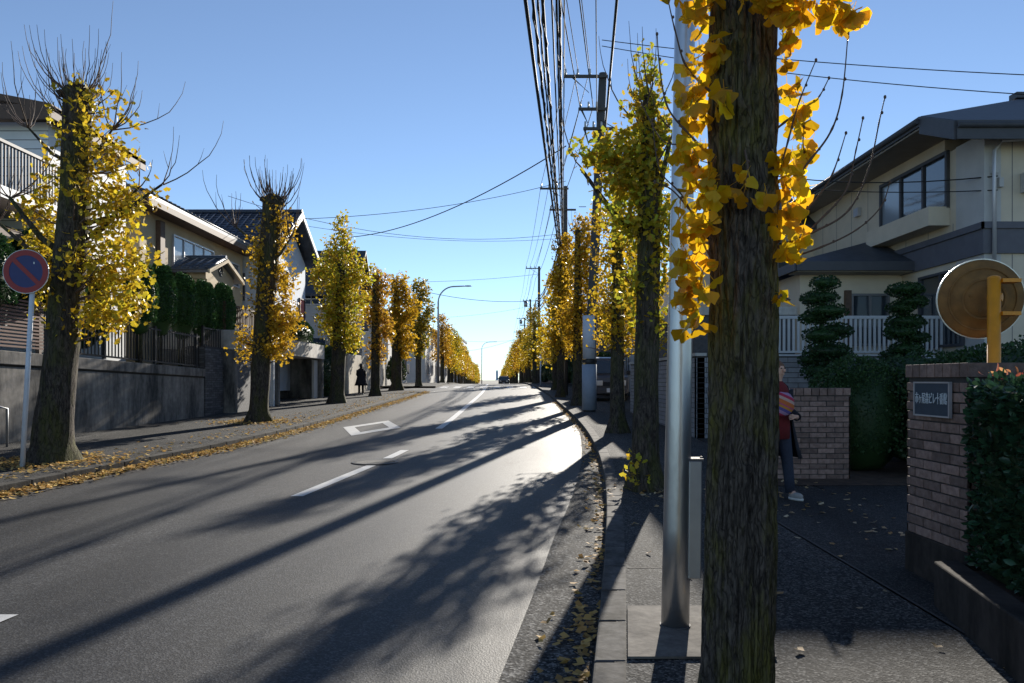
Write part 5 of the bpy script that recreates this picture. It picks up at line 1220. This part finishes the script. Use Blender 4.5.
# knots
HB = Vector(ht.location)
def cl(px, py, r, n_, dd=3.3): 
    c_ = at(px, py, dd)-HB; s = r/F*dd
    q = rng.normal(size=(n_, 3)); q /= np.linalg.norm(q, axis=1)[:, None]; return np.array(c_)+q*(rng.uniform(0, 1, (n_, 1))**.4)*np.array([s*1.05, max(.06, s), s*1.35])
LC = []
for (px, py, r, n_, dd) in [(698, 12, 13, 16, 3.25), (712, 40, 12, 16, 3.2), (700, 66, 14, 16, 3.25), (694, 90, 12, 14, 3.3), (722, 98, 8, 9, 3.12), (698, 112, 12, 14, 3.25), (688, 150, 13, 15, 3.2), (700, 165, 13, 15, 3.2), (712, 185, 10, 12, 3.13), (690, 195, 14, 18, 3.25), (704, 222, 13, 15, 3.15), (689, 235, 12, 14, 3.25), (690, 262, 15, 20, 3.2), (700, 285, 13, 16, 3.15), (688, 298, 12, 14, 3.2), (694, 322, 8, 9, 3.15),
                             (743, 178, 13, 6, 3.08), (757, 198, 9, 4, 3.08), (733, 193, 8, 3, 3.08),
                             (786, 60, 6, 6, 3.3), (790, 85, 8, 10, 3.3), (793, 108, 11, 14, 3.25), (803, 128, 7, 7, 3.2), (784, 165, 10, 12, 3.2), (797, 158, 10, 12, 3.25), (796, 188, 13, 18, 3.2), (788, 215, 12, 16, 3.15), (800, 235, 10, 14, 3.2), (793, 252, 9, 10, 3.15), (779, 297, 5, 5, 3.15), (805, 145, 6, 5, 3.3),
                             (775, 3, 10, 12, 3.0), (793, 10, 12, 16, 3.0), (790, 32, 8, 9, 3.05), (812, 0, 14, 16, 3.0), (838, 6, 14, 18, 2.95), (852, 12, 9, 11, 2.95), (760, -14, 20, 22, 3.0), (700, -20, 25, 30, 3.2), (830, -30, 25, 30, 3.0)]:
    LC.append(cl(px, py, r*1.15, max(3, int(n_*(.85 if px > 765 and py > 40 else 1.1))), dd))
leaves('leaf_clusters', np.concatenate(LC), .056, FAN, M['leafhero'], ht, (.66, .50, .012), droop=1.6, jitter=.3)
mb = MB()
def twig(pl_, dd0, dd1, r0=.0052, r1=.0018):
    n_ = len(pl_); P_ = [at(px, py, dd0+(dd1-dd0)*k_/(n_-1))-HB for k_, (px, py) in enumerate(pl_)]; Q_ = []
    for k_ in range(n_-1):
        p0, p1, p2, p3 = P_[max(0, k_-1)], P_[k_], P_[k_+1], P_[min(n_-1, k_+2)]
        for s in range(8):
            t_ = s/8; Q_.append(.5*((2*p1)+(p2-p0)*t_+(2*p0-5*p1+4*p2-p3)*t_*t_+(3*p1-p0-3*p2+p3)*t_**3))
    Q_.append(P_[-1]); m_ = len(Q_)
    mb.tube(Q_, [(r0+(r1-r0)*k_/(m_-1))*(1.35 if k_ % 7 == 3 else 1) for k_ in range(m_)], 6)
    mb.blob(Q_[-1], .006, .006, .008, 6, 4, 0)
    for k_ in range(5, m_-1, 7): mb.blob(Q_[k_]+Vector((.004, 0, .004)), .006, .006, .007, 6, 4, 0)
twig([(770, 200), (785, 152), (798, 105), (816, 60)], 3.25, 3.1)
twig([(770, 215), (804, 168), (830, 133), (842, 95), (848, 34)], 3.3, 3.0, .0062)
twig([(770, 250), (804, 213), (830, 179), (846, 133)], 3.3, 3.1, .007)
twig([(775, 262), (819, 221), (846, 190), (856, 150), (863, 118)], 3.25, 3.1)
twig([(770, 250), (804, 236), (846, 213), (868, 171), (880, 118), (885, 97)], 3.3, 3.0, .0062)
twig([(772, 262), (811, 251), (853, 232), (880, 208), (890, 182)], 3.3, 3.1)
twig([(775, 130), (804, 107), (818, 98), (829, 78)], 3.3, 3.2, .005)
twig([(780, 175), (802, 165), (803, 140), (804, 127)], 3.3, 3.2, .004)
twig([(720, 100), (688, 69), (676, 34), (667, -5)], 3.3, 3.1)
twig([(715, 160), (690, 135), (668, 108), (660, 70), (657, 34)], 3.25, 3.1)
twig([(712, 200), (690, 150), (662, 140), (640, 100)], 3.3, 3.35, .005)
twig([(715, 240), (690, 210), (672, 190), (655, 182)], 3.3, 3.2, .005)
twig([(712, 262), (685, 200), (660, 170), (652, 120)], 3.3, 3.2, .004)
for (a_, b_, c_) in [((745, 150), (748, 170), (745, 182)), ((790, 300), (782, 296), (779, 297))]: twig([a_, b_, c_], 3.12, 3.08, .004)
mb.build('twigs', M['twig'], ht)

# ================================================================ CARS
def car(label, loc, rz, paint, van=True):
    t = thing('parked_car', label, 'car', loc, rz)
    h, w, l = (1.75, .74, 3.3) if van else (1.48, .80, 3.9)
    nose = .45 if van else .95
    prof = [(0, .35), (0, .75), (.04, .95), (nose, 1.05), (nose+.45, h-.05), (nose+.7, h), (l-.25, h-.02), (l, h-.45), (l, .3), (.15, .25)]
    mb = MB(); secs = [(-w, .94), (-w*.96, 1), (w*.96, 1), (w, .94)]
    vs = []; n_ = len(prof)
    for (xx, k_) in secs:
        for (y, z) in prof:
            tum = .0 if z < 1.05 else (z-1.05)*.16
            vs.append((xx-math.copysign(tum, xx), l/2+(y-l/2)*k_, z if z < .9 else .9+(z-.9)*(k_+.02)))
    fs = [tuple(range(n_-1, -1, -1)), tuple(range(3*n_, 4*n_))]
    for s in range(3):
        for i in range(n_): fs.append((s*n_+i, s*n_+(i+1) % n_, (s+1)*n_+(i+1) % n_, (s+1)*n_+i))
    mb.add(vs, fs); mb.build('body', paint, t, bevel=.04)
    z1, z2 = 1.1, h-.14; y1, y2 = nose+.03, nose+.40
    mb = MB(); mb.prism([(-w*.86, y1-.02, z1), (w*.86, y1-.02, z1), (w*.78, y2-.03, z2), (-w*.78, y2-.03, z2)], (0, -.02, .008)); mb.build('windscreen', M['glass'], t)
    for s in (-1, 1):
        mb = MB(); X0, X1 = s*(w-.005), s*(w-(z2-1.05)*.16)
        mb.prism([(X0, y1+.12, z1), (X0, l-.35, z1), (X1, l-.45, z2), (X1, y2+.2, z2)], (s*.012, 0, 0)); mb.build('side_window', M['glass'], t)
        mb = MB(); mb.box(s*w*.62-.14, s*w*.62+.14, -.03, .03, .62, .82); mb.build('headlight', M['lamp'], t, bevel=.02)
        mb = MB(); mb.box(min(s*w, s*(w+.17)), max(s*w, s*(w+.17)), nose+.12, nose+.2, 1.05, 1.22); mb.build('wing_mirror', M['card'], t, bevel=.02)
        for y in (.62, l-.6):
            mb = MB(); mb.tube([(s*(w-.16), y, .28), (s*(w+.005), y, .28)], .285, 22); wl = mb.build('wheel', M['tyre'], t)
            mb = MB(); mb.tube([(s*(w-.02), y, .28), (s*(w+.015), y, .28)], .17, 16); mb.build('rim', M['galvd'], wl)
    mb = MB(); mb.box(-w*.42, w*.42, -.02, .02, .60, .76); mb.build('grille', M['card'], t); mb = MB(); mb.box(-w*.9, w*.9, -.04, .05, .30, .5); mb.build('bumper', paint, t, bevel=.03)
    mb = MB(); mb.box(-.165, .165, -.055, -.04, .36, .52); mb.build('number_plate', M['paperad'], t)
    return t
car('small van parked nose out between the utility pole and the yellow ginkgo', (3.86, 30.5, g(30.5)+.0), R(3), mat('dark_grey_car_paint', (.07, .07, .08), .3, .05, 4))
car('white car parked inside the open garage bay', (-9.1, 28.4, .58), R(90), M['carl'], False)
car('dark car far away on the right side of the street', (xc(118)+2.2, 118, g(118)+ROADZ), 0, M['card'], False)

# ================================================================ PEOPLE
def skin_obj(name, joints, edges, m, parent, sub=2, root=0):
    me = bpy.data.meshes.new(name); me.from_pydata([j[:3] for j in joints], edges, []); o = bpy.data.objects.new(name, me); COL.objects.link(o)
    o.modifiers.new('s', 'SKIN'); sv_ = me.skin_vertices[0].data if me.skin_vertices else None
    if sv_ is None: return o
    for i, j in enumerate(joints): sv_[i].radius = (j[3], j[4] if len(j) > 4 else j[3]); sv_[i].use_root = (i == root)
    ss = o.modifiers.new('u', 'SUBSURF'); ss.levels = sub; ss.render_levels = sub
    dg = bpy.context.evaluated_depsgraph_get(); bpy.context.view_layer.update(); dg.update()
    m2 = bpy.data.meshes.new_from_object(o.evaluated_get(dg)); bpy.data.objects.remove(o)
    m2.materials.clear(); m2.materials.append(m); m2.polygons.foreach_set('use_smooth', [True]*len(m2.polygons))
    o = bpy.data.objects.new(name, m2); COL.objects.link(o); o.parent = parent
    return o
def person(label, loc, rz, sc, coatm, topm, legm, stride=.16, open_coat=True, hairm=None, arm_fwd=.25):
    """a standing or walking figure 1.62 m tall before scaling, facing -Y."""
    t = thing('person', label, 'person', loc, rz); t.scale = (sc, sc, sc)
    s = stride
    J = [(0, 0, .90, .13, .10), (0, 0, 1.10, .115, .09), (0, 0, 1.27, .14, .095), (0, 0, 1.36, .07, .06), (0, -.01, 1.43, .045, .045),      # 0-4 pelvis..neck
         (.08, 0, .86, .085), (.085, -s*.55, .47, .055), (.085, -s*.9, .10, .038), (.09, -s*.9-.10, .04, .035), (.09, -s*.9-.15, .03, .03),   # left leg
         (-.08, 0, .86, .085), (-.085, s*.25, .47, .055), (-.085, s*1.0, .12, .038), (-.09, s*.85-.05, .04, .035), (-.09, s*.85-.10, .03, .03),
         (.17, 0, 1.31, .05), (.21, .02, 1.06, .04), (.12, -.20, .98, .03), (.03, -.235, .99, .024),
         (-.17, 0, 1.31, .05), (-.21, .05, 1.06, .04), (-.21, -.02, .83, .03), (-.21, -.04, .76, .024)]
    E = [(0, 1), (1, 2), (2, 3), (3, 4), (0, 5), (5, 6), (6, 7), (7, 8), (8, 9), (0, 10), (10, 11), (11, 12), (12, 13), (13, 14), (2, 15), (15, 16), (16, 17), (17, 18), (2, 19), (19, 20), (20, 21), (21, 22)]
    # head joined on the neck
    hd0 = len(J); J += [(0, -.015, 1.50, .075, .085), (0, -.02, 1.57, .072, .088), (0, -.01, 1.62, .045, .055)]; E += [(4, hd0), (hd0, hd0+1), (hd0+1, hd0+2)]
    # fingers
    for (hi, sx_) in ((18, 1), (22, -1)):
        h_ = J[hi]; dv_ = Vector((-1, -.2, .05)) if hi == 18 else Vector((0, -.15, -1)); sd_ = Vector((0, .1, 1)) if hi == 18 else Vector((0, 1, 0))
        for f in range(4):
            a_ = Vector(h_[:3])+sd_*(f-1.5)*.017; b_ = a_+dv_*(.075+(.01 if f in (1, 2) else 0))+Vector((-.02*sx_, 0, -.01)); i0 = len(J); J += [tuple(a_+dv_*.03)+(.0085,), tuple(b_)+(.007,)]; E += [(hi, i0), (i0, i0+1)]
        a_ = Vector(h_[:3])-sd_*.03; i0 = len(J); J += [tuple(a_+dv_*.02)+(.009,)]; E += [(hi, i0)]
    skin_obj('body', J, E, M['skin'], t)
    mb = MB(); mb.blob((0, -.115, 1.535), .014, .02, .022, 8, 6, 0); mb.blob((0, -.10, 1.492), .024, .012, .007, 8, 6, 0)
    mb.build('nose', M['skin'], t)
    mb = MB()
    for e in (-.03, .03): mb.blob((e, -.098, 1.562), .012, .008, .007, 8, 6, 0)
    mb.build('eyes', M['black'], t)
    mb = MB(); mb.blob((0, .015, 1.575), .092, .10, .088, 20, 12, .06, 3); mb.loft([(0, .05, 1.56, .088, .06), (0, .06, 1.46, .085, .05), (0, .06, 1.38, .07, .035)], 14); mb.build('hair', hairm or M['hair'], t)
    mb = MB(); mb.loft([(0, -.005, 1.41, .06, .055), (0, 0, 1.36, .13, .085), (0, 0, 1.30, .165, .105), (0, 0, 1.10, .145, .11), (0, 0, .92, .165, .125), (0, 0, .72, .175, .13)], 24, power=.9)
    mb.build('sweater', topm, t)
    for (i0, i1, i2, rr) in ((5, 6, 7, (.10, .068, .058)), (10, 11, 12, (.10, .068, .058))):
        mb = MB(); a_, b_, c_ = Vector(J[i0][:3]), Vector(J[i1][:3]), Vector(J[i2][:3]); mb.tube([a_+Vector((0, 0, .04)), a_.lerp(b_, .5), b_, b_.lerp(c_, .5), c_-Vector((0, 0, .02))], [rr[0], rr[0]*.85, rr[1], rr[1]*.9, rr[2]], 16); mb.build('trouser_leg', legm, t)
    for i_ in (8, 13):
        q = Vector(J[i_][:3]); mb = MB(); mb.blob((q.x, q.y+.02, .048), .042, .105, .042, 18, 10, 0, power=.8); so = mb.build('shoe', M['shoe'], t)
        mb = MB(); mb.loft([(q.x, q.y+.02, .0, .042, .108), (q.x, q.y+.02, .026, .045, .112)], 24); mb.build('sole', M['sole'], so)
    # coat: open front, flaring at the hem
    mb = MB(); n_ = 30; rows = [(1.40, .075, .07), (1.35, .16, .095), (1.28, .185, .12), (1.08, .19, .145), (.85, .24, .18), (.62, .30, .22), (.48, .35, .25)]; vs = []; gap = R(38 if open_coat else 6)
    for (z, a_, b_) in rows:
        for k_ in range(n_+1):
            th = -math.pi/2+gap+(2*math.pi-2*gap)*k_/n_; f_ = 1+.05*math.sin(th*9)*(1.4-z)
            vs.append((a_*math.cos(th)*f_, b_*math.sin(th)*f_+.03*(1.4-z), z))
    m0 = len(vs); vs += [(x_*.93, y_*.93, z_) for x_, y_, z_ in vs]; fs = []
    for r_ in range(len(rows)-1):
        for k_ in range(n_):
            a0 = r_*(n_+1)+k_; fs.append((a0, a0+n_+1, a0+n_+2, a0+1)); fs.append((m0+a0, m0+a0+1, m0+a0+n_+2, m0+a0+n_+1))
        for k_ in (0, n_): a0 = r_*(n_+1)+k_; fs.append((a0, m0+a0, m0+a0+n_+1, a0+n_+1))
    for k_ in range(n_): a0 = (len(rows)-1)*(n_+1)+k_; fs.append((a0, m0+a0, m0+a0+1, a0+1))
    mb.add(vs, fs, 0, True)
    for (p0, p1, p2, p3) in ((15, 16, 17, 0), (19, 20, 21, 0)):
        mb.tube([Vector(J[p0][:3]), Vector(J[p0][:3]).lerp(Vector(J[p1][:3]), .5), Vector(J[p1][:3]), Vector(J[p2][:3])], [.072, .066, .058, .05], 14)
    mb.build('coat', coatm, t)
    return t
pp = at(779, 502, 8.2)
person('woman in a black coat, dark red sweater and jeans walking past the near trunk', (at(777, 0, 8.45).x, 8.45, g(8.45)), R(28), .90, M['coat'], M['red'], M['jean'], .14)
bg = thing('shoulder_bag', 'rounded cloth bag in orange, pink and purple stripes worn by the walking woman', 'bag', at(782, 404, 8.2))
mb = MB(); mb.blob((0, 0, 0), .13, .06, .125, 22, 14, .04, 2, power=.85); mb.build('bag_body', M['bag'], bg)
mb = MB(); mb.tube([(-.10, 0, .08), (-.10, .05, .32), (-.05, .16, .48)], .012, 8); mb.build('strap', M['red'], bg)
person('distant figure in dark clothes on the left pavement by the cream wall', (at(361, 0, 37.5).x, 37.5, g(37.5)), R(200), .9, M['coat'], M['coat'], M['coat'], .1, False, M['black'])

# ================================================================ LIGHT, SKY, CAMERA
w = bpy.data.worlds.new('World'); S.world = w; w.use_nodes = True; nt = w.node_tree
bgn = nt.nodes['Background']; sky = nt.nodes.new('ShaderNodeTexSky'); sky.sky_type = 'NISHITA'; sky.sun_disc = False
sky.sun_elevation = SUN_EL; sky.sun_rotation = SUN_AZ; sky.altitude = 300; sky.air_density = .8; sky.dust_density = .0; sky.ozone_density = 2.2
hs = N(nt, 'ShaderNodeHueSaturation', i_Saturation=.88)
tn = N(nt, 'ShaderNodeMix', data_type='RGBA', blend_type='MULTIPLY'); tn.inputs[0].default_value = 1.0; tn.inputs[7].default_value = (.84, 1.0, 1.12, 1)
nt.links.new(sky.outputs[0], tn.inputs[6]); nt.links.new(tn.outputs[2], hs.inputs['Color']); nt.links.new(hs.outputs[0], bgn.inputs[0]); bgn.inputs[1].default_value = .070
sl = bpy.data.lights.new('sun', 'SUN'); sl.energy = 5.0; sl.angle = R(.53); sl.color = (1, .93, .82)
so = bpy.data.objects.new('sun', sl); COL.objects.link(so)
sd = Vector((math.sin(SUN_AZ)*math.cos(SUN_EL), math.cos(SUN_AZ)*math.cos(SUN_EL), math.sin(SUN_EL)))
so.rotation_euler = sd.to_track_quat('Z', 'Y').to_euler(); so.location = (0, 0, 30)
cd = bpy.data.cameras.new('camera'); cam = bpy.data.objects.new('camera', cd); COL.objects.link(cam); S.camera = cam
cam.location = (0, 0, EYE); cam.rotation_euler = (R(90), 0, 0); cd.sensor_width = 36; cd.lens = F/1024*36; cd.shift_y = 38.5/1024; cd.clip_end = 40000; cd.clip_start = .05
S.view_settings.view_transform = 'Standard'; S.view_settings.look = 'None'; S.view_settings.exposure = .98; S.view_settings.gamma = 1
S.cycles.use_denoising = True; S.cycles.max_bounces = 6; S.cycles.transparent_max_bounces = 6
